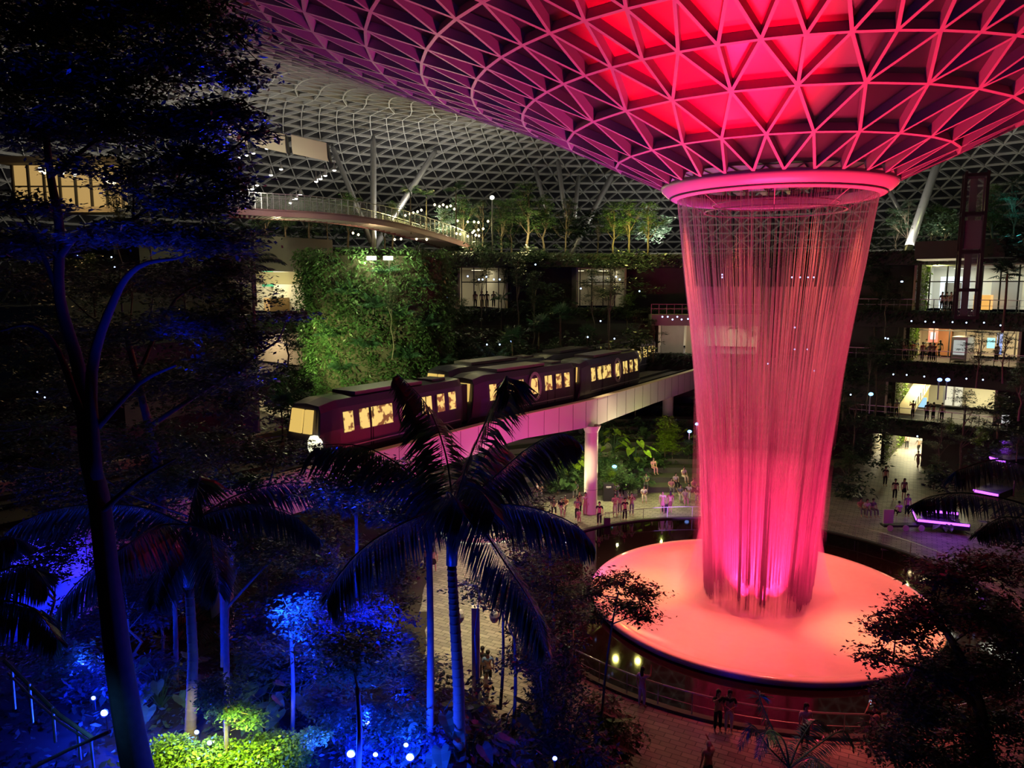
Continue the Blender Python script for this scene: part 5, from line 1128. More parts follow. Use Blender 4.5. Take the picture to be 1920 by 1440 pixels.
# lime bush above the hedge
photo_tree('small_tree', 'small green leafed sapling rising out of the lime hedge', G(at(425, 1400, 15)), [[(425, 1420, 15, .05), (423, 1340, 15, .04), (420, 1290, 15, .02)]], [(410, 1300, 15, 45, 22, 500), (440, 1330, 15, 45, 18, 400), (395, 1280, 15, 30, 12, 200), (470, 1350, 15, 40, 16, 300)], 0.08, 'leaf', 31)
SPOTS = [(205, 1225, 19), (160, 1250, 18), (178, 1312, 16.5), (200, 1342, 16.2), (232, 1345, 16), (371, 1376, 15.5), (395, 1396, 15), (582, 1395, 15.5), (660, 1419, 14.3), (690, 1358, 16), (748, 1325, 17), (762, 1400, 15), (770, 1425, 14.6), (705, 1418, 14.6), (1040, 1425, 15.5)]
big = {8, 3, 12}
MAT['bspot'] = em('blue_spot_lens', (0.25, 0.4, 1), 10)
def mk_gs():
    t = thing('garden_spotlight', None, 'spotlight'); b = MB(); b.tube([(0, 0, 0), (0, 0, -0.3)], 0.015, 5); b.tube([(0, 0.05, 0.0), (0, -0.06, 0.08)], [0.04, 0.07], 8); b.build('housing', MAT['dark'], t)
    b = MB(); b.ell((0, -0.065, 0.085), (0.06, 0.03, 0.06), 8, 5); b.build('lens', MAT['bspot'], t); return t
wh = ['beside the huge trunk', 'below the hanging frond', 'near the stair rail', 'lowest by the stair rail', 'between stair rail and hedge', 'at the foot of the ringed palm', 'inside the lime hedge', 'at the tip of the lime hedge', 'brightest of all in the thicket', 'among thin stems', 'in the upper thicket', 'beside the tall blue trunk', 'at the base of the tall blue trunk', 'just right of the brightest one', 'among the big dark leaves']
for k, (x, y, d) in enumerate(SPOTS):
    p = at(x, y, d); place('gs', mk_gs, p, 0, 1.3 if k in big else 0.8, 'small blue garden spotlight %s' % wh[k], None)
    lamp('blue_garden_light', p+Vector((0, -0.1, 0.35)), (0.004, 0.025, 1), 380 if k in big else 35 if k in (5, 6) else 100, 0.06)
for (x, y, d, tx, ty, td, pw) in [(600, 1420, 14.5, 600, 1150, 19, 2600), (300, 1180, 19, 300, 1000, 22, 200), (690, 1100, 19, 640, 870, 17, 1300), (120, 1200, 18, 100, 980, 22, 260), (780, 1250, 17, 740, 900, 16.5, 420), (1000, 1420, 16, 980, 1200, 17, 500), (1100, 1150, 16, 950, 1000, 15, 160), (340, 720, 20, 360, 560, 21, 500), (430, 330, 15, 440, 230, 12.5, 160), (560, 850, 24, 420, 640, 21, 500), (400, 1000, 20, 250, 600, 17, 700)]:
    spot('blue_spot', at(x, y, d), at(tx, ty, td), (0.003, 0.012, 1), pw*0.75, 75, 0.8, 0.1)
for (x, y, d, tx, ty, td, pw) in [(500, 1130, 15, 690, 1190, 19, 6000), (770, 1080, 17, 640, 1230, 18.5, 3500), (300, 900, 11.5, 260, 480, 13, 500), (250, 700, 11.5, 200, 250, 13, 350), (560, 1180, 15, 600, 1330, 16.5, 700), (700, 1500, 13, 720, 1330, 17, 1400), (180, 1180, 18, 120, 1260, 18.5, 120), (600, 1000, 17, 660, 900, 16.3, 500)]:
    spot('blue_spot', at(x, y, d), at(tx, ty, td), (0.003, 0.02, 1), pw, 70, 0.8, 0.1)  # blue spots added in open air to brighten thicket and crowns
spot('hedge_uplight', at(430, 1345, 14.2), at(450, 1440, 15), (0.8, 1, 0.12), 330, 110, 0.6, 0.1)
spot('hedge_uplight', at(330, 1340, 14.2), at(350, 1400, 15), (0.85, 1, 0.12), 220, 100, 0.6, 0.1)
THK = [('layer0', 600, 1240, 18.5, .36), ('bushy0', 650, 1200, 19, .34), ('layer1', 700, 1260, 18, .36), ('bushy1', 735, 1210, 19, .32), ('bushy2', 560, 1250, 18, .3), ('layer2', 760, 1300, 17.5, .3), ('bushy0', 620, 1330, 16.5, .26), ('bushy1', 700, 1340, 16, .26), ('shrub0', 780, 1390, 15.5, .8), ('shrub1', 730, 1400, 15.5, .7), ('big0', 560, 1330, 16, .8), ('big1', 820, 1390, 15, .7), ('big0', 880, 1410, 14.6, .75), ('big1', 940, 1410, 15, .7), ('big0', 1010, 1400, 15.5, .75), ('big1', 1070, 1420, 15.6, .8), ('fern0', 980, 1370, 16.5, .9), ('fern1', 1110, 1400, 16, .9), ('bushy2', 1020, 1290, 18, .28), ('layer0', 1060, 1290, 18.5, .3), ('bushy0', 1010, 1200, 20, .28), ('shrub2', 1140, 1400, 16.5, .8), ('fern0', 745, 1250, 19, .9), ('shrub0', 505, 1290, 17, .8), ('shrub1', 480, 1240, 18, .8), ('big1', 300, 1310, 16.5, .6), ('big0', 250, 1240, 18, .6), ('shrub2', 190, 1200, 18.5, .8), ('fern1', 270, 1270, 17.5, .8), ('shrub0', 150, 1150, 20, 1), ('bushy1', 90, 1050, 22, .4), ('bushy2', 240, 1120, 20, .34), ('bushy0', 300, 1080, 21, .34), ('shrub1', 130, 1290, 17, .7), ('big0', 210, 1310, 16.4, .5), ('fern0', 830, 1350, 17, .6), ('shrub2', 640, 1400, 15.4, .6), ('layer1', 720, 1110, 22, .34), ('layer2', 740, 1040, 24, .4), ('bushy1', 560, 1100, 23, .4), ('layer0', 620, 1010, 25, .42), ('bushy2', 500, 1110, 22, .38), ('fern1', 600, 1110, 22, .9), ('clump0', 400, 1180, 20, .5), ('clump1', 600, 1290, 17, .45), ('big1', 500, 1350, 15.8, .5), ('bushy0', 1010, 1000, 30, .4), ('layer1', 960, 960, 34, .4), ('fan0', 690, 970, 30, .5), ('clump0', 640, 950, 34, .6)]
nk = {'layer': 'layered tree', 'bushy': 'bushy young tree', 'shrub': 'low shrub', 'fern': 'fern', 'big0': 'broad leaf plant', 'big1': 'large heart leaf plant', 'clump': 'arching palm clump', 'fan0': 'fan palm'}
near = ['behind the brightest blue spotlight', 'above the brightest blue spotlight', 'left of the tall blue trunk', 'behind the tall blue trunk', 'at the thicket edge by the hedge tip', 'touching the tall blue trunk', 'just above the hedge tip', 'beside the upper thicket lamps', 'at the foot of the tall blue trunk', 'between lamp and blue trunk', 'by the hedge tip', 'right of the blue trunk foot', 'at the frame edge under the central palm', 'below the strolling couple', 'right of the couple, low down', 'at the dark path corner', 'under the couple\'s feet', 'nearest the dark plaza floor', 'beside the dark slim stems', 'at the plaza edge of the thicket', 'over the lit path, upper', 'at the far tip of the thicket', 'with spread fronds left of the blue trunk', 'between sapling and hedge', 'below the forked branches', 'right of the huge trunk, low', 'right of the huge trunk, higher', 'left of the huge trunk', 'hugging the huge trunk', 'below the blue glow patch', 'before the blue glow patch', 'behind the ringed palm trunk', 'beside the blue lit ringed trunk', 'above the stair rail lamps', 'at the stair rail lamps', 'beside the lit path edge', 'just above the brightest blue spotlight', 'on the path edge, middle', 'on the path edge, upper', 'under the long left frond', 'below the guideway soffit', 'left under the long frond', 'below the long frond middle', 'left of the ringed palm', 'in the middle of the thicket', 'at the upper hedge edge', 'beside the pond rim column', 'behind the right palm fronds', 'below the violet guideway end', 'beneath the violet guideway end']
for k, (key, x, y, d, sc) in enumerate(THK):
    lab = 'blue tinged %s %s' % (nk[key] if key in nk else nk[key[:-1]], near[k])
    p = at(x, y, d); g_ = ground(p.x, p.y)
    if key[:-1] in ('layer', 'bushy'):
        s_ = sc*2.1; plant('slender%d' % (k % 3), Vector((p.x, p.y, g_)), (s_, s_, max(0.12, (p.z-g_)/8.2)), lab)
    else:
        p = tg(x, y+25*sc); plant(key, p, sc*max(1, (p-Vector((0, 0, 17))).length/17), lab)
# dense thicket: leaf masses nobody could count
def mass(label, blobs, size, mat, seed, name='thicket'):
    rg = np.random.default_rng(seed); P = []
    for x, y, d, rx, rz, n in blobs:
        c = at(x, y, d); ax = rx/F*d; az = rz/F*d; cs = blobpts(rg, c, (ax, ax*0.6, az), max(3, n//24), 0.1)
        for cc in cs: P.append(blobpts(rg, cc, (size*3, size*3, size), 24, 0.1))
    return tag(leafmesh(name, np.concatenate(P), size, MAT[mat], seed, 0.8, 0.45), label, 'foliage', kind='stuff')
mass('dense blue lit thicket round the tall blue trunk', [(620, 1200, 19, 90, 70, 3400), (700, 1180, 19, 90, 80, 3600), (760, 1270, 18.5, 50, 60, 1800), (640, 1290, 17.5, 100, 60, 3600), (730, 1340, 17, 70, 60, 3000), (560, 1290, 18, 60, 60, 1600), (800, 1400, 15.5, 60, 40, 1500), (700, 1400, 15.5, 90, 30, 1600), (590, 1110, 22, 90, 50, 2200), (700, 1060, 24, 60, 50, 1600), (560, 1180, 20, 70, 60, 1600)], 0.11, 'leafb', 201)
mass('dense dark thicket between the huge trunk and the ringed palm', [(280, 1150, 21, 80, 60, 1800), (150, 1180, 21, 90, 60, 2200), (60, 1030, 23, 90, 60, 1500), (200, 1050, 23, 90, 50, 1800), (290, 1260, 18, 50, 40, 900), (170, 1280, 17.5, 60, 40, 1300), (100, 950, 26, 120, 50, 1600), (300, 950, 25, 120, 40, 1600), (480, 1180, 21, 60, 60, 1300), (470, 1290, 18, 50, 50, 1000), (240, 1300, 17, 30, 40, 500)], 0.13, 'leafb', 202)
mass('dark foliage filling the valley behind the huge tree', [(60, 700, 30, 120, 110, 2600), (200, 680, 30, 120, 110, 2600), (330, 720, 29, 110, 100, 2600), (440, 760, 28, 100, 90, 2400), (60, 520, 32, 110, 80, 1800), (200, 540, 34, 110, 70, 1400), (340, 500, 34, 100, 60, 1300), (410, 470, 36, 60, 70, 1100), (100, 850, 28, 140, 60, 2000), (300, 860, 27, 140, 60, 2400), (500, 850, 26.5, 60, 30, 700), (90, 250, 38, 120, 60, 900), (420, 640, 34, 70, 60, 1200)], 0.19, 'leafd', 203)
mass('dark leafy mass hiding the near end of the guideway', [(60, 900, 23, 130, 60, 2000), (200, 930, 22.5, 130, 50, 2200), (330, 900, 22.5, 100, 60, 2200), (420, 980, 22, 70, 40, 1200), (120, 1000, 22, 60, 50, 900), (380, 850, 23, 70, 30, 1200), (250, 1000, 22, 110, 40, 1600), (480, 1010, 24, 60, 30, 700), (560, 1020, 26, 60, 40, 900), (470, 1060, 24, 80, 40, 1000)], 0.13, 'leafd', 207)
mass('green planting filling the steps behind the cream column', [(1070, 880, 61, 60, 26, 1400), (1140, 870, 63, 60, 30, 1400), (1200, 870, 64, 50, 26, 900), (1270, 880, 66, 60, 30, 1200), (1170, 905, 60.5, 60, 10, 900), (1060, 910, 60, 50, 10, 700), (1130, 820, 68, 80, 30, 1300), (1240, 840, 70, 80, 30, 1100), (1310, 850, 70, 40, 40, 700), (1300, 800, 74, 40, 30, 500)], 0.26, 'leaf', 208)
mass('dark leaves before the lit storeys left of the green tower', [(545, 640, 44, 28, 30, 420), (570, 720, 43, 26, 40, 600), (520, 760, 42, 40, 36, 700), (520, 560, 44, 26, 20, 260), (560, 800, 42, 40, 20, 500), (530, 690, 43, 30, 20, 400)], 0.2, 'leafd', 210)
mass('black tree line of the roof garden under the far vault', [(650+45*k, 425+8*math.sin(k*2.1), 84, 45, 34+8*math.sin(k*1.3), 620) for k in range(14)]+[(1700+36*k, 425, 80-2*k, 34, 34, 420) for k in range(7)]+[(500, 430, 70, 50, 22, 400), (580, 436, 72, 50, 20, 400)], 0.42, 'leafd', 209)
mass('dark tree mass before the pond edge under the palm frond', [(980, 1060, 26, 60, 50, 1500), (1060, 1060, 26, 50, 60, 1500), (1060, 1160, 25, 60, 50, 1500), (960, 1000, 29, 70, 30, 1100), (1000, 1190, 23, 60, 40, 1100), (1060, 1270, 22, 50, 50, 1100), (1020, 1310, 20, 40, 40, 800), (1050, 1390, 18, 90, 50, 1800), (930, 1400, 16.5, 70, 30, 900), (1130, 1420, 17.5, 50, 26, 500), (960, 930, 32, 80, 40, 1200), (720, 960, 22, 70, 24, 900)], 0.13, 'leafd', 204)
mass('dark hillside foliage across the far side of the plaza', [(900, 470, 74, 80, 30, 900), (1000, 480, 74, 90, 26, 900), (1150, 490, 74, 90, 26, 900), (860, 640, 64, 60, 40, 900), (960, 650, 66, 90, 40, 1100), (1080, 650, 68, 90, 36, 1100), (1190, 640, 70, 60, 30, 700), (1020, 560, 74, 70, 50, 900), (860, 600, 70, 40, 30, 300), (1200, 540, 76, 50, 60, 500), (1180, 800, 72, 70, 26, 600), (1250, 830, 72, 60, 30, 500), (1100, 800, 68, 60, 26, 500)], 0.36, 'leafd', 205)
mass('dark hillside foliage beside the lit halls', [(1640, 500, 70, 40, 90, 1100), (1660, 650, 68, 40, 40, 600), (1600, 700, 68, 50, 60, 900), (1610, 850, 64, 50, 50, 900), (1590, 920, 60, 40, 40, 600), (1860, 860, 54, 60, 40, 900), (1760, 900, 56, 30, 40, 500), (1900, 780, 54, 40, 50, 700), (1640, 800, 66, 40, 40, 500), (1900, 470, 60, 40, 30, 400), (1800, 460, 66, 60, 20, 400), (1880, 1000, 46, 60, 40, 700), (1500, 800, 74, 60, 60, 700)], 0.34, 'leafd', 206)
# solid undergrowth that closes the slope (countless small leaves)
rg = np.random.default_rng(5); P = []
for k in range(14000):
    X = rg.uniform(-22, 1.2); Y = rg.uniform(9, 44)
    if X < edge(Y)-0.4: P.append((X+rg.normal(0, .3), Y, ground(X, Y)+rg.random()*0.35))
P = np.repeat(np.array(P), 4, 0)+rg.normal(0, 0.16, (len(P)*4, 3)); o = leafmesh('undergrowth', P, 0.15, MAT['leafd'], 5, 0.9, 0.5); tag(o, 'dark undergrowth of small leaves covering the slope', 'undergrowth', kind='stuff')
# left valley wall: stone planter glimpses, glowing garden cafe and blue lit rock
MAT['rock'] = M('pale_rock', (0.5, 0.5, 0.52), 0.9, noise=0.2, scale=0.8, bump=0.5)
p = at(60, 1110, 27); t = thing('boulder', 'pale rock face flooded with deep blue light', 'rock', p); b = MB(); b.ell((0, 0, 0), (2.4, 1.2, 2.2), 16, 10); b.v = [tuple(Vector(v)*(1+0.1*math.sin(v[0]*5+v[2]*3))) for v in b.v]; b.build('rock', MAT['rock'], t, smooth=True)
spot('blue_spot', at(80, 1180, 22), at(50, 1070, 27), (0.01, 0.02, 1), 2600, 60, 0.5)
t = thing('garden_cafe', 'warm lit cafe front glowing behind the huge dark tree', 'cafe', at(140, 390, 50)); O = t.location; b = MB(); a = at(40, 400, 50)-O; c = at(240, 400, 50)-O
for (x0, z0, x1, z1, nm, m) in ((30, 392, 235, 312, 'lit_wall', em('cafe_wall', (1, 0.62, 0.2), 0.42)), (20, 312, 240, 300, 'canopy', MAT['darkconc']), (20, 402, 240, 392, 'terrace_floor', MAT['concrete'])):
    q0 = at(x0, z0, 50)-O; q1 = at(x1, z1, 50)-O; b = MB(); b.box(q0.x, q1.x, q0.y-(1.5 if nm != 'lit_wall' else 0), q0.y+0.4, q0.z, q1.z); b.build(nm, m, t)
for k in range(8):
    x = 30+29*k; q0 = at(x, 392, 49.9)-O; b = MB(); b.box(q0.x-0.07, q0.x+0.07, q0.y-0.15, q0.y, q0.z, q0.z+2.9); b.build('mullion', MAT['dark'], t)
b = MB(); q0 = at(30, 350, 49.9)-O; q1 = at(235, 350, 49.9)-O; b.box(q0.x, q1.x, q0.y-0.12, q0.y, q0.z-0.05, q0.z+0.05); b.build('transom', MAT['dark'], t)
lamp('cafe_glow', at(130, 350, 46), (1, 0.6, 0.2), 250)
for k, (x, y) in enumerate(((75, 318), (84, 322), (118, 322), (140, 326), (196, 336), (204, 340), (214, 342))):
    place('cbulb', mk_bulb, at(x, y, 48), 0, 1.4, 'warm bulb on the cafe front behind the huge tree', 'bulbs on the cafe front')
# stair with railing at the lower corner
t = thing('stair_railing', 'steel railing with rounded handrail beside the corner stair', 'railing', at(20, 1400, 12)); O = t.location
def rr_(nm, pts, r, m): b = MB(); b.tube([at(*q)-O for q in pts], r, 8); b.build(nm, m, t)
rr_('handrail', [(8, 1238, 14), (60, 1290, 13.6), (110, 1340, 13), (175, 1385, 12.4), (205, 1372, 12)], 0.035, MAT['bark']); rr_('mid_rail', [(15, 1262, 14), (60, 1308, 13.5), (110, 1352, 13), (165, 1388, 12.5)], 0.022, MAT['metal'])
rr_('lower_handrail', [(60, 1440, 11.6), (130, 1405, 11.8), (205, 1372, 12)], 0.03, MAT['metal'])
for (x, y0, y1, d) in ((22, 1250, 1330, 13.9), (55, 1282, 1355, 13.6), (98, 1325, 1392, 13.1), (145, 1362, 1425, 12.7), (170, 1385, 1440, 12.4)): rr_('post', [(x, y0, d), (x+6, y1, d)], 0.025, MAT['metal'])
spot('stair_light', at(160, 1330, 12), at(100, 1400, 13), (0.05, 0.3, 1), 40, 120)

# ------------------------------------------------------------------ roof garden and hillside trees
GT = [('bushy0', 500, 450, 60, .62), ('bushy1', 535, 452, 61, .6), ('bushy2', 580, 455, 62, .62), ('layer0', 615, 455, 63, .6), ('bushy1', 650, 390, 66, .75), ('bushy0', 735, 390, 70, .7), ('bushy2', 720, 400, 72, .6), ('fpalm0', 770, 405, 66, .62), ('fpalm1', 800, 400, 68, .55), ('fpalm0', 855, 400, 66, .62), ('bushy0', 830, 450, 76, .7), ('bushy1', 870, 445, 76, .9), ('layer1', 905, 455, 76, .8), ('bushy2', 940, 470, 77, .85), ('bushy0', 990, 470, 76, 1.1), ('bushy1', 1020, 465, 77, .9), ('layer2', 1060, 470, 78, .85), ('bushy2', 3600, 470, 78, .8), ('bushy0', 1150, 465, 77, .8), ('bushy1', 1180, 462, 77, .85), ('bushy2', 1215, 460, 77, .8), ('layer0', 960, 440, 82, .9), ('layer1', 1120, 440, 84, .8), ('bushy1', 1745, 450, 83, .9), ('bushy2', 1770, 455, 81, .8), ('layer2', 1700, 460, 79, .85), ('bushy0', 1860, 440, 68, .9), ('layer0', 1900, 430, 64, .9), ('bushy2', 1680, 455, 82, .8), ('layer1', 1830, 430, 74, .8)]
gl_ = ['at the start of the restaurant terrace', 'second on the restaurant terrace', 'third on the restaurant terrace', 'by the end of the terrace railing', 'beside the thin raking column', 'behind the upright pale column', 'left of the upright pale column', 'silhouetted under the roof, tallest', 'silhouetted beside the tallest palm', 'silhouetted alone under the roof', 'behind the footbridge end', 'with pale lit trunk at the footbridge end', 'beside the lamp pole', 'just past the lamp pole', 'with bright trunk in the garden middle', 'behind the bright trunk', 'between bright trunk and raking column', 'at the foot of the long raking column', 'first of the yellow lit group', 'second of the yellow lit group', 'nearest the collar in the yellow group', 'dark behind the garden middle', 'dark behind the raking column', 'green lit beside the lift tower', 'close to the lift tower', 'between waterfall and balcony', 'right of the lift tower', 'at the dark frame edge', 'just right of the falling water', 'behind the lift tower']
for k, (key, x, y, d, sc) in enumerate(GT):
    p = at(x, y, d); p.z = 20.4 if 'palm' not in key else 19.5
    if k in (7, 8, 9): p.z = at(x, y, d).z-1.4
    plant(key, p, sc, '%s %s' % ({'bushy': 'leafy garden tree', 'layer': 'layered garden tree', 'fpalm': 'dark feather palm'}[key[:-1]], gl_[k]))
for (x, y, d, c, pw) in [(880, 425, 74, (1, .9, .4), 500), (990, 440, 74, (1, .85, .35), 420), (1060, 440, 75, (1, .9, .5), 120), (1170, 425, 74, (1, .9, .2), 700), (1215, 420, 74, (1, .9, .2), 600), (780, 400, 68, (1, .85, .3), 500), (830, 395, 72, (1, .8, .3), 300), (520, 430, 58, (1, .8, .4), 160), (640, 350, 64, (1, .95, .4), 150), (1775, 395, 72, (.9, 1, .3), 200), (1760, 455, 79, (1, 1, .5), 80), (700, 440, 62, (1, .7, .35), 160), (1890, 390, 62, (.1, .8, .8), 120)]: lamp('garden_uplight', at(x, y, d), c, pw, 0.3)
HT = [('slender0', 970, 620, 70, .9), ('slender1', 1000, 640, 72, .85), ('slender2', 905, 600, 72, .8), ('slender0', 945, 600, 76, .8), ('slender1', 1110, 640, 70, .85), ('slender2', 1143, 645, 68, .9), ('fan0', 1010, 640, 66, .9), ('fan1', 1050, 640, 67, .95), ('fan0', 960, 660, 62, .8), ('fan1', 1100, 660, 68, .7), ('clump0', 920, 650, 62, .9), ('clump1', 880, 670, 60, .9), ('clump0', 860, 640, 64, .9), ('layer0', 1190, 650, 74, .8), ('layer1', 1225, 650, 75, .6), ('bushy0', 870, 610, 72, .6), ('slender1', 790, 560, 60, .55), ('slender0', 735, 640, 52.6, .5), ('fpalm1', 1140, 600, 74, .7), ('fpalm0', 940, 600, 74, .6), ('layer2', 1060, 600, 78, .8), ('layer0', 1000, 560, 80, .8), ('bushy2', 1175, 600, 76, .6), ('layer1', 830, 560, 74, .7), ('fpalm0', 480, 600, 40, .9), ('fpalm1', 460, 640, 38, .9), ('clump1', 540, 720, 44, .8), ('clump0', 560, 760, 43, .7), ('fan0', 530, 790, 40, .6), ('fpalm0', 480, 520, 44, .7), ('layer2', 400, 620, 40, .7), ('bushy1', 540, 660, 46, .5), ('layer0', 350, 560, 46, .8), ('slender0', 230, 540, 44, .8), ('slender1', 290, 560, 44, .8), ('bushy0', 180, 560, 44, .6), ('bushy1', 420, 480, 48, .55)]
hl = ['with pale thin trunk above the second train', 'with thin trunk beside the fan palms', 'before the upper cafe window, left part', 'crossing the upper cafe window', 'left trunk before the hanging canopy', 'right trunk before the hanging canopy', 'largest in the dark hillside middle', 'beside the largest fan palm', 'just above the far train roof', 'at the foot of the pale trunks', 'above the far train cab', 'above the first gangway', 'below the upper cafe window', 'left of the train portal', 'nearest the train portal', 'at the corner below the cafe window', 'on the shoulder of the green tower', 'thin against the face of the green tower', 'right of the hanging canopy', 'before the blue cafe screen', 'in shadow behind the fan palms', 'high on the dark hillside', 'between canopy and portal', 'at the far shoulder of the green tower', 'before the bright corner shop', 'left of the bright corner shop', 'before the lower lit shop windows', 'lowest before the lit shop windows', 'right behind the train nose', 'under the cream band', 'in the dark left of the corner shop', 'before the second lit shop storey', 'in the dark valley behind the big tree', 'with thin lit trunk in the dark valley', 'with thin trunk left of the corner shop', 'among the yellow green glints', 'below the start of the footbridge']
for k, (key, x, y, d, sc) in enumerate(HT):
    kd = {'slender': 'slender tree', 'fan': 'fan palm', 'clump': 'arching palm clump', 'layer': 'layered dark tree', 'bushy': 'bushy tree', 'fpalm': 'feather palm'}[key[:-1]]
    plant(key, at(x, y+60*sc*50/d, d), sc, '%s %s' % (kd, hl[k]))
# trees on the right hand terraces
RT = [('fan1', 1880, 585, 56, .9), ('layer0', 1830, 700, 54, .6), ('layer1', 1880, 690, 52, .6), ('layer2', 1800, 850, 58, .95), ('lime0', 1780, 800, 66, .6), ('lime1', 1835, 820, 62, .7), ('layer0', 1760, 860, 58, .6), ('bushy1', 1870, 800, 56, .5), ('slender0', 1655, 640, 70, .7), ('slender1', 1680, 640, 70, .7), ('layer1', 1640, 600, 74, .9), ('layer2', 1670, 540, 76, .7), ('slender2', 1625, 760, 66, .7), ('layer0', 1600, 820, 64, .8), ('layer1', 1640, 760, 66, .7), ('bushy2', 1590, 900, 62, .5), ('layer2', 1580, 760, 70, .8), ('bushy0', 1470, 900, 68, .5), ('bushy1', 1400, 640, 74, .5), ('layer0', 1500, 560, 80, .8), ('layer1', 1450, 700, 76, .8), ('bushy2', 1540, 680, 78, .7), ('clump0', 1380, 680, 72, .6), ('fpalm0', 1380, 660, 72, .55), ('big1', 1770, 960, 52, .9), ('bushy0', 1750, 900, 57, .4), ('layer2', 1900, 900, 50, .6), ('bushy1', 1910, 760, 52, .6)]
rl_ = ['dark against the bright top shop', 'before the crowded shop floor, left', 'before the crowded shop floor, right', 'conical and dark before the second hall', 'lime lit in the second hall opening', 'lime lit right of the conical tree', 'hiding the edge of the lowest path', 'right of the small square sign', 'with faint trunk left of the shop openings', 'with second faint trunk by the openings', 'on the dark terrace by the water edge', 'high in the dark beside the narrow green wall', 'with thin lit stem beside the waterfall', 'spreading beside the lower waterfall', 'above the lone cyan lamp', 'low beside the seated group', 'behind the right water edge', 'seen through the falling water, low', 'seen through the water by the portal', 'seen through the upper water curtain', 'seen through the middle of the water', 'seen through the right of the water', 'seen through water before the portal', 'seen through water above the portal clump', 'beside the purple lit stage', 'over the purple seats', 'dark above the purple strips', 'at the dark frame edge beside the halls']
for k, (key, x, y, d, sc) in enumerate(RT):
    kd = {'slender': 'slender tree', 'fan': 'fan palm', 'clump': 'palm clump', 'layer': 'layered tree', 'bushy': 'bushy tree', 'fpalm': 'feather palm', 'lime': 'young tree', 'big': 'broad leaf plant'}[key[:-1]]
    plant(key, at(x, y+40*sc*50/d, d), sc, '%s %s' % (kd, rl_[k]))
# planting on the steps behind the column
ST = [('big1', 1065, 900, 60, 1.0), ('bigl', 1150, 830, 64, 1.1), ('big1', 1130, 820, 66, 1.2), ('bigl', 1190, 860, 64, 1.5), ('lime0', 1245, 862, 66, 1.4), ('lime1', 1260, 870, 66, 1.1), ('bigl', 1075, 870, 61, 1.1), ('bigl', 1050, 880, 61, .9), ('shrub0', 1140, 900, 60, 1.1), ('shrub1', 1165, 895, 60, 1.1), ('lime2', 1150, 905, 60, .7), ('big0', 1195, 895, 62, 1.3), ('bigl', 1300, 850, 68, 1.1), ('shrub2', 1290, 880, 66, 1.1), ('shrub0', 1045, 905, 60, 1), ('shrub1', 1080, 910, 60, .8), ('big1', 1210, 820, 70, 1.3), ('big0', 1130, 790, 70, 1.5), ('shrub2', 1280, 850, 70, 1.2), ('layer0', 1310, 800, 72, .5), ('layer1', 1190, 800, 74, .5), ('shrub2', 1180, 910, 60, .8), ('fern0', 1115, 850, 63, 1.5), ('fern1', 1030, 850, 63, 1.5), ('shrub0', 1230, 880, 65, .9)]
sl = ['left of the cream column', 'above the cyan lamp', 'dark under the guideway', 'with wide ribbed leaves beside the stair', 'tallest and brightest of the step planting', 'right half of the tall lime plant', 'upper left of the column', 'farthest left of the column', 'right of the column', 'below the cyan lamp', 'brightest behind the bin', 'over the black bin', 'near the blue lamps', 'behind the seated crowd', 'low at the left planter edge', 'low beside the column foot', 'dark behind the ribbed leaves', 'highest under the beam', 'dark beside the water', 'dark just left of the waterfall', 'dark at the back of the steps', 'right of the bin', 'just right of the column top', 'left under the beam', 'beside the stair treads']
for k, (key, x, y, d, sc) in enumerate(ST):
    kd = {'bigl': 'lime broad leaf plant', 'big': 'broad leaf plant', 'lime': 'lime shrub', 'shrub': 'green shrub', 'layer': 'small layered tree', 'fern': 'fern'}[key if key == 'bigl' else key[:-1]]
    p = at(x, y+12, d); r = (p-AX).xy.length; plant(key, Vector((p.x, p.y, max(p.z-0.2, STEPZ(r)))), sc, '%s %s' % (kd, sl[k]))
for (x, y, d, c, pw) in [(1100, 850, 57, (1, .95, .4), 260), (1170, 830, 58, (1, .95, .4), 300), (1245, 830, 61, (.8, 1, .2), 300), (1060, 900, 56, (1, .9, .45), 220), (1160, 880, 57, (1, .95, .35), 180)]: lamp('planter_light', at(x, y, d), c, pw, 0.06)
spot('plaza_light', (2.5, 41, 15), (-1.0, 43.5, 0), (1, 0.82, 0.42), 9500, 42, 0.9)
spot('plaza_light', (0.5, 36, 14), (-2.2, 36.5, 0), (1, 0.84, 0.42), 9500, 44, 0.9)
spot('plaza_light', (-0.5, 29, 12), (-1.5, 30.5, 0), (1, 0.82, 0.40), 3600, 40, 0.9)
spot('plaza_light', (8.5, 55, 13), (7.5, 56.5, 0), (1, 0.74, 0.42), 1500, 55, 0.9)
spot('plaza_light', (13, 58, 13), (12, 58.5, 0), (1, 0.5, 0.35), 900, 50, 0.9)
spot('column_fill', (2.2, 47, 1.5), (5.7, 54.5, 4), (1, 0.8, 0.45), 3200, 22, 0.8)  # added warm lamp that turns the pinkish column cream
area('guideway_wash', (4.0, 40, 1.0), (1, 48, 8), (0.95, 0.07, 0.5), 900, 3)
area('guideway_wash', (12, 52, 1.5), (14, 66, 8), (0.5, 0.2, 0.75), 160, 3)
area('guideway_wash', (-4, 31, 1.5), (-8, 34, 8), (0.7, 0.25, 0.75), 150, 2)

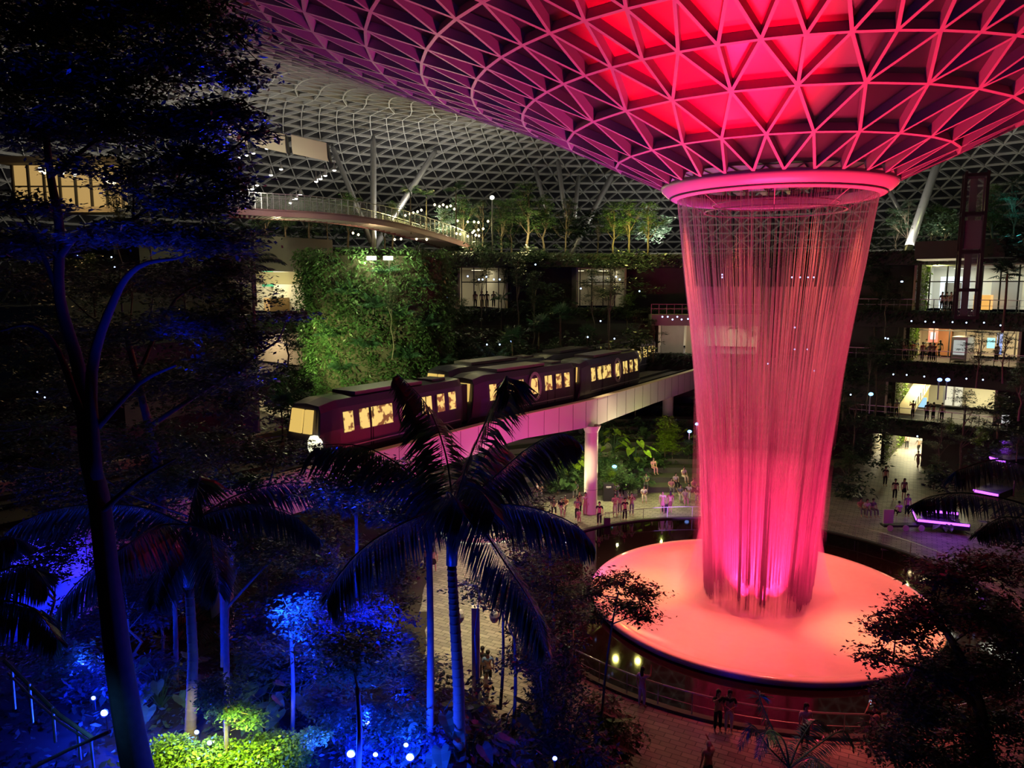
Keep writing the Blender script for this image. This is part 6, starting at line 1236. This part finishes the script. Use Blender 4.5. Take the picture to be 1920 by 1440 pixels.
# ------------------------------------------------------------------ round light pool under the guideway, bin, sign, bench
t = thing('round_bench', 'pale glowing round seat seen through the palm fronds', 'bench', on(905, 995, 0)); b = MB(); b.lathe([(2.9, 0), (2.9, 0.42), (2.1, 0.45), (2.1, 0)], n=40); b.build('seat_ring', MAT['cream'], t); b = MB(); b.lathe([(2.91, 0.05), (2.95, 0.05), (2.95, 0.12), (2.91, 0.12)], n=40); b.build('light_strip', em('strip_glow', (0.9, 1, 0.6), 1.2), t)
lamp('bench_glow', on(905, 985, 0)+Vector((0, 0, 2.4)), (0.9, 1, 0.55), 140)
t = thing('litter_bin', 'black rectangular litter bin beside the cream column', 'bin', on(1140, 938, 0)); b = MB(); b.box(-0.4, 0.4, -0.3, 0.3, 0, 1.35); b.build('body', MAT['black'], t); b = MB(); b.box(-0.42, 0.42, -0.32, 0.32, 1.35, 1.42); b.build('lid', MAT['dark'], t); b = MB(); b.box(-0.2, 0.2, -0.31, -0.3, 1.1, 1.25); b.build('notice', MAT['collar'], t)
t = thing('notice_board', 'small square white notice on the dark terrace front', 'sign', at(1886, 786, 55)); b = MB(); b.box(-0.3, 0.3, -0.03, 0.03, -0.3, 0.3); b.build('plate', em('notice_plate', (1, 1, 1), 0.5), t); b = MB(); b.box(-0.12, 0.12, -0.04, -0.03, -0.15, 0.15); b.build('pictogram', MAT['dark'], t)
t = thing('speaker_post', 'slim post with two dark floodlight heads by the pond', 'post', on(1071, 1330, 0)); b = MB(); b.tube([(0, 0, 0), (0, 0, (at(1071, 1128, 29)-t.location).z)], 0.06, 8); b.build('pole', MAT['metal'], t); hh = (at(1071, 1128, 29)-t.location).z
for k, z in enumerate((hh, hh-0.7)):
    b = MB(); b.box(0.05, 0.55, -0.25, 0.2, z-0.18, z+0.18); b.build('lamp_head', MAT['dark'], t)
t = thing('banner_post', 'square post with blue lanterns behind the central palm trunk', 'post', on(893, 1320, 0)); b = MB(); b.box(-0.16, 0.16, -0.16, 0.16, 0, 4.2); b.build('pole', MAT['clad'], t)
for x in (-0.65, 0.75):
    b = MB(); b.ell((x, 0, 3.8), (0.2, 0.2, 0.3), 10, 6); b.build('lantern', M('lantern_white', (0.8, 0.8, 0.8), 0.5), t)
# low railing round the pond
t = thing('pond_railing', 'low curved railing round the dark water', 'railing', (PC.x, PC.y, 0)); b = MB(); pts = [pol(13.45, R_(a), 1.0)-AX for a in range(-80, 80, 3)]; b.tube(pts, 0.035, 6); b.build('handrail', MAT['metal'], t); b = MB(); b.tube([q-Vector((0, 0, 0.5)) for q in pts], 0.015, 5); b.build('mid_rail', MAT['metal'], t)
for a in range(-80, 80, 6):
    q = pol(13.45, R_(a), 0)-AX; b = MB(); b.tube([q, q+Vector((0, 0, 1.0))], 0.022, 6); b.build('post', MAT['metal'], t)
t = thing('plaza_barrier', 'thin barrier line along the far rim of the dark water', 'railing', (PC.x, PC.y, 0)); b = MB(); pts = [pol(13.45, R_(a), 0.9)-AX for a in range(95, 235, 4)]; b.tube(pts, 0.025, 5); b.build('handrail', MAT['metal'], t)
for a in range(95, 232, 8):
    q = pol(13.45, R_(a), 0)-AX; b = MB(); b.tube([q, q+Vector((0, 0, 0.9))], 0.02, 5); b.build('post', MAT['metal'], t)
# purple lit stage
MAT['purple'] = em('purple_strip', (0.42, 0.08, 1), 3.5)
def stage(label, x0, y0, x1, y1, d, w_, tiers):
    p = at(x0, y0, d); q = at(x1, y1, d-1.2); q.z = p.z; e = (q-p); L = e.length; ang = math.atan2(e.y, e.x); t = thing('light_stage', label, 'stage', p, ang)
    for k in range(tiers):
        z = 0.55*k; s_ = 0.6*k; b = MB(); b.box(s_, L-s_, s_*1.3, w_-s_*0.5, z, z+0.5); b.build('tier', MAT['trainb'], t)
        b = MB(); b.box(s_+.05, L-s_-.05, s_*1.3-0.05, s_*1.3, z+0.30, z+0.46); b.build('light_strip', MAT['purple'], t); b = MB(); b.box(s_-0.05, s_, s_*1.3, w_-s_*0.5, z+.36, z+.44); b.build('light_strip', MAT['purple'], t)
    lamp('stage_glow', p+e*0.5+Vector((0, -0.6, 1.6)), (0.35, 0.05, 1), 50); return t
stage('tiered stage with two bright purple light strips', 1718, 985, 1818, 1003, 52, 3.4, 2)
stage('higher purple lit platform behind the tiered stage', 1825, 930, 1872, 945, 50, 2.5, 1)
stage('small violet lit block above the purple platforms', 1855, 868, 1885, 880, 52, 2, 1)
t = thing('queue_cart', 'small wheeled display cart with pale panel beside the stage', 'cart', on(1664, 994, 0)); b = MB(); b.box(-0.35, 0.35, -0.04, 0.04, 0.5, 1.5); b.build('panel', MAT['clad'], t)
b = MB(); b.box(-0.4, 3.0, -0.3, 0.3, 0.3, 0.45); b.build('platform', MAT['dark'], t)
for x in (0, 1.1, 2.2):
    b = MB(); b.tube([(x, -0.36, 0.25), (x, -0.3, 0.25)], 0.22, 12); b.build('wheel', MAT['clad'], t)

# ------------------------------------------------------------------ people
PE = [
 # px, foot py, pose, heading, top, bottom, long hair, skirt, bag, phone, label, z
 (915, 1291, 'stand', 10, LBLUE, BLACK, 0, 0, None, 0, 'person in light blue shirt and dark shorts walking on the lit path', 0),
 (905, 1283, 'cross', -20, BLACK, BLACK, 0, 0, None, 0, 'person all in black close beside the light blue shirt', 0),
 (912, 1312, 'sit', 170, WHITE, GREY, 1, 0, None, 0, 'small seated person in white before the strolling couple', 0),
 (813, 1075, 'walk', 0, GREY, BLACK, 1, 1, None, 0, 'person in grey top and dark skirt walking away on the path', 0),
 (800, 1070, 'walk', 0, NAVY, NAVY, 0, 0, None, 0, 'person in navy beside the one in dark skirt', 0),
 (739, 1010, 'stand', 180, WHITE, BEIGE, 0, 0, None, 0, 'person in pale shirt standing under the guideway, nearer the trees', 0),
 (756, 1003, 'stand', 180, WHITE, GREY, 1, 0, None, 0, 'long haired person in white standing under the guideway', 0),
 (1218, 1310, 'onearm', -40, WHITE, BEIGE, 1, 0, None, 0, 'person in white top and pale trousers at the railing alone', 0),
 (1345, 1372, 'onearm', 190, BLACK, BLACK, 1, 0, None, 0, 'person in black facing the camera at the railing', 0),
 (1366, 1373, 'cross', 170, BLACK, CREAM, 1, 0, BEIGE, 0, 'person in black top and pale trousers beside the one in black', 0),
 (1508, 1400, 'stand', 185, CREAM, BLACK, 1, 0, None, 0, 'smiling person in cream top behind the short palm', 0),
 (1635, 1400, 'photo', -5, BLACK, BLACK, 0, 0, BEIGE, 1, 'person with beige backpack raising a glowing phone', 0),
 (1326, 1478, 'onearm', 15, CREAM, BLACK, 0, 0, None, 0, 'person in white cap and pale top near the frame edge', 0),
 (1125, 985, 'stand', 170, BLACK, BLACK, 0, 0, None, 0, 'person in black with small suitcase at the pond rim', 0),
 (1153, 968, 'cross', 175, PK, CREAM, 0, 0, None, 0, 'person in pink top and pale trousers by the bin', 0),
 (1162, 965, 'stand', 160, GREY, GREY, 1, 0, None, 0, 'grey clad long haired person right of the pink top', 0),
 (1174, 978, 'stand', 190, BLACK, BLACK, 0, 0, None, 0, 'tall person in black leading the standing group', 0),
 (1184, 966, 'photo', 180, (0.2, 0.05, 0.05), GREY, 0, 0, None, 0, 'person in dark red top at the end of the group', 0),
 (1242, 962, 'stand', 160, CREAM, PK, 0, 1, None, 0, 'person in cream top and pink skirt beside a pram', 0),
 (1256, 962, 'stand', 10, (0.3, 0.1, 0.08), (0.25, 0.1, 0.08), 1, 1, None, 0, 'person in dark red dress facing the crowd', 0),
 (1207, 940, 'sit', 175, WHITE, CREAM, 0, 0, None, 0, 'person in white sitting alone on the lowest step', 0.0),
 (1211, 915, 'sit', 170, GREY, GREY, 0, 0, None, 0, 'grey clad person sitting one step higher', 0.5),
 (1224, 887, 'sit', 200, PK, PK, 1, 0, None, 0, 'person in pink sitting high on the stair', 1.6),
 (1155, 932, 'sit', 180, WHITE, GREY, 1, 0, None, 0, 'first seated person behind the standing group, in white', 0.1),
 (1164, 928, 'sit', 180, BEIGE, BLACK, 0, 0, None, 0, 'second seated person behind the standing group, in beige', 0.1),
 (1177, 930, 'sit', 190, PK, CREAM, 1, 0, None, 0, 'third seated person behind the standing group, in pink', 0.1),
 (1079, 930, 'sit', 170, WHITE, GREY, 0, 0, None, 0, 'person in white sitting left of the column', 0.2),
 (1097, 965, 'stand', 180, WHITE, PK, 1, 0, None, 0, 'person in white top and pink trousers against the column', 0),
 (1086, 962, 'photo', 180, BLACK, BLACK, 0, 0, BLACK, 0, 'person in black taking a photo left of the column', 0),
 (1082, 975, 'cross', 150, GREY, BLACK, 1, 0, None, 0, 'person in grey and black at the column foot', 0),
 (1085, 977, 'sit', 180, PK, PK, 0, 0, None, 0, 'child in pink crouching at the column foot', 0),
 (1060, 960, 'sit', 160, (0.4, 0.25, 0.1), OLIVE, 1, 0, None, 0, 'person in ochre seated near the column crowd', 0),
 (1052, 965, 'sit', 190, BLACK, BEIGE, 0, 0, None, 0, 'person in black and beige seated near the palm frond', 0),
 (1038, 962, 'sit', 180, OLIVE, BLACK, 0, 0, None, 0, 'person in olive half hidden by the frond tip', 0),
 (1046, 932, 'stand', 170, BEIGE, GREY, 1, 0, None, 0, 'person in beige standing by the planter ledge', 0),
 (1015, 940, 'walk', 90, BLACK, GREY, 0, 0, None, 0, 'person in black walking by the planter ledge', 0),
 (1007, 942, 'walk', 90, WHITE, GREY, 0, 0, None, 0, 'person in white walking behind the one in black', 0),
 (1258, 925, 'sit', 180, PK, GREY, 0, 0, None, 0, 'seated person in pink at the crowd\'s left edge', .2), (1266, 915, 'sit', 190, WHITE, BLACK, 1, 0, None, 0, 'seated person in white at the crowd top', .5),
 (1281, 903, 'sit', 200, CREAM, CREAM, 0, 0, None, 0, 'cream clad person sitting highest in the crowd', 1.0), (1275, 938, 'sit', 180, GREY, CREAM, 0, 0, None, 0, 'seated person in grey low in the crowd', 0),
 (1291, 935, 'sit', 160, WHITE, WHITE, 1, 0, None, 0, 'seated person all in white at the crowd centre', .1), (1299, 925, 'sit', 200, PK, BLACK, 0, 0, None, 0, 'seated person in pink and black close to the water', .2),
 (1307, 940, 'sit', 170, BLACK, GREY, 1, 0, None, 0, 'seated person in black closest to the falling water', 0), (1284, 945, 'sit', 180, BEIGE, PK, 0, 0, None, 0, 'seated person in beige on the crowd\'s front row', 0),
 (1659, 911, 'stand', 180, BLACK, BLACK, 0, 0, None, 0, 'lone dark figure on the pale path', 0), (1677, 937, 'stand', 175, BLACK, BLACK, 0, 0, None, 0, 'dark figure of the pair on the pale path', 0), (1694, 936, 'stand', 185, GREY, BLACK, 1, 1, None, 0, 'greyish figure of the pair on the pale path', 0),
 (1720, 879, 'walk', 180, CREAM, BEIGE, 0, 0, None, 0, 'person in cream walking far up the pale path', 0), (1733, 862, 'walk', 170, CREAM, BLACK, 0, 0, None, 0, 'person in cream and black near the end of the path', 0), (1722, 850, 'walk', 0, GREY, BLACK, 0, 0, None, 0, 'grey person at the bright end of the path', 0), (1700, 842, 'stand', 0, PK, BLACK, 0, 0, None, 0, 'pink clad person at the bright end of the path', 0),
 (1612, 965, 'sit', 180, PK, GREY, 0, 0, None, 0, 'first of three seated people right of the water, in pink', 0), (1624, 967, 'sit', 175, WHITE, GREY, 1, 0, None, 0, 'second of three seated people right of the water, in white', 0), (1635, 966, 'sit', 190, GREY, GREY, 0, 0, None, 0, 'third of three seated people right of the water, in grey', 0),
 (1685, 972, 'sit', 0, WHITE, BLACK, 0, 0, None, 0, 'person in white sitting beside the display cart', 0), (1700, 968, 'stand', 180, GREY, BLACK, 0, 0, None, 0, 'grey clad person between cart and stage', 0)]
for (x, y, kind, fc, top, bot, lg, sk, bag, ph, lab, z) in PE:
    p = on(x, y, z); q_ = p-PC; q_.z = 0
    if q_.length < 13.8 and z == 0: q_ = q_.normalized()*13.85; p = Vector((PC.x+q_.x, PC.y+q_.y, 0))
    person(p, kind, fc, top, bot, lab, bool(lg), bool(sk), bag, bool(ph), capm=WHITE if 'cap' in lab else None, sc=1.0 if 'child' not in lab else 0.7)
for k, (x, z, r, kind, lab) in enumerate([(1673, 4.6, 39.3, 'stand', 'first dark silhouette from the green wall on the second terrace'), (1689, 4.6, 39.3, 'stand', 'second dark silhouette from the green wall on the second terrace'), (1718, 4.6, 39.4, 'photo', 'silhouette raising both arms on the second terrace'), (1745, 4.6, 39.4, 'stand', 'silhouette right of the raised arms on the second terrace'), (1756, 4.6, 39.4, 'photo', 'silhouette in the close pair on the second terrace'), (1772, 4.6, 39.5, 'stand', 'broad silhouette last on the second terrace'),
    (1697, 10.1, 39.4, 'stand', 'dark figure nearest the green wall on the crowded floor'), (1708, 10.1, 41, 'stand', 'figure in red light on the crowded floor'), (1728, 10.1, 40, 'stand', 'dark figure before the red sign board'), (1742, 10.1, 39.5, 'stand', 'left figure of the tall pair on the crowded floor'), (1750, 10.1, 39.5, 'photo', 'right figure of the tall pair on the crowded floor'), (1715, 10.1, 43, 'walk', 'walker deep in the crowded floor by the vines'), (1760, 10.1, 44, 'walk', 'walker deep in the crowded floor by the kiosk'), (1735, 10.1, 45, 'stand', 'person far behind the tall pair'), (1866, 10.1, 43, 'stand', 'person beside the tall blue panel'),
    (1757, 14.8, 39.6, 'stand', 'first figure before the white glowing doorway'), (1765, 14.8, 39.6, 'stand', 'second figure before the white glowing doorway'), (1774, 14.8, 39.6, 'photo', 'third figure before the white glowing doorway'),
    (892, 14.8, 42, 'stand', 'left diner silhouette in the upper cafe window'), (905, 14.8, 42, 'stand', 'second diner silhouette in the upper cafe window'), (915, 14.8, 43, 'stand', 'third diner silhouette in the upper cafe window'), (926, 14.8, 42, 'stand', 'right diner silhouette in the upper cafe window')]):
    th = wx(x, r); person(W(th, r, z), kind, 180 if k % 2 else 10, [BLACK, GREY, (0.3, 0.08, 0.06), NAVY][k % 4] if 'red' not in lab else (0.5, 0.06, 0.04), BLACK, lab, bool(k % 3 == 0))
for (x, y, lab) in ((1132, 986, 'small dark suitcase beside the person at the pond rim'), (1241, 960, 'dark pram beside the person in pink skirt')):
    t = thing('suitcase' if 'suit' in lab else 'pram', lab, 'suitcase' if 'suit' in lab else 'pram', on(x+6, y, 0)); b = MB(); b.box(-0.22, 0.22, -0.14, 0.14, 0.08, 0.62); b.build('body', MAT['black'], t); b = MB(); b.box(-0.15, -0.12, -0.02, 0.02, 0.62, 1.0); b.box(0.12, 0.15, -0.02, 0.02, 0.62, 1.0); b.box(-0.15, 0.15, -0.02, 0.02, 1.0, 1.03); b.build('handle', MAT['metal'], t)
    for x_ in (-.18, .18):
        b = MB(); b.tube([(x_-.02, 0, .06), (x_+.02, 0, .06)], .06, 8); b.build('wheel', MAT['black'], t)
# unplaced prototypes are never left behind: every maker is called at its first placement
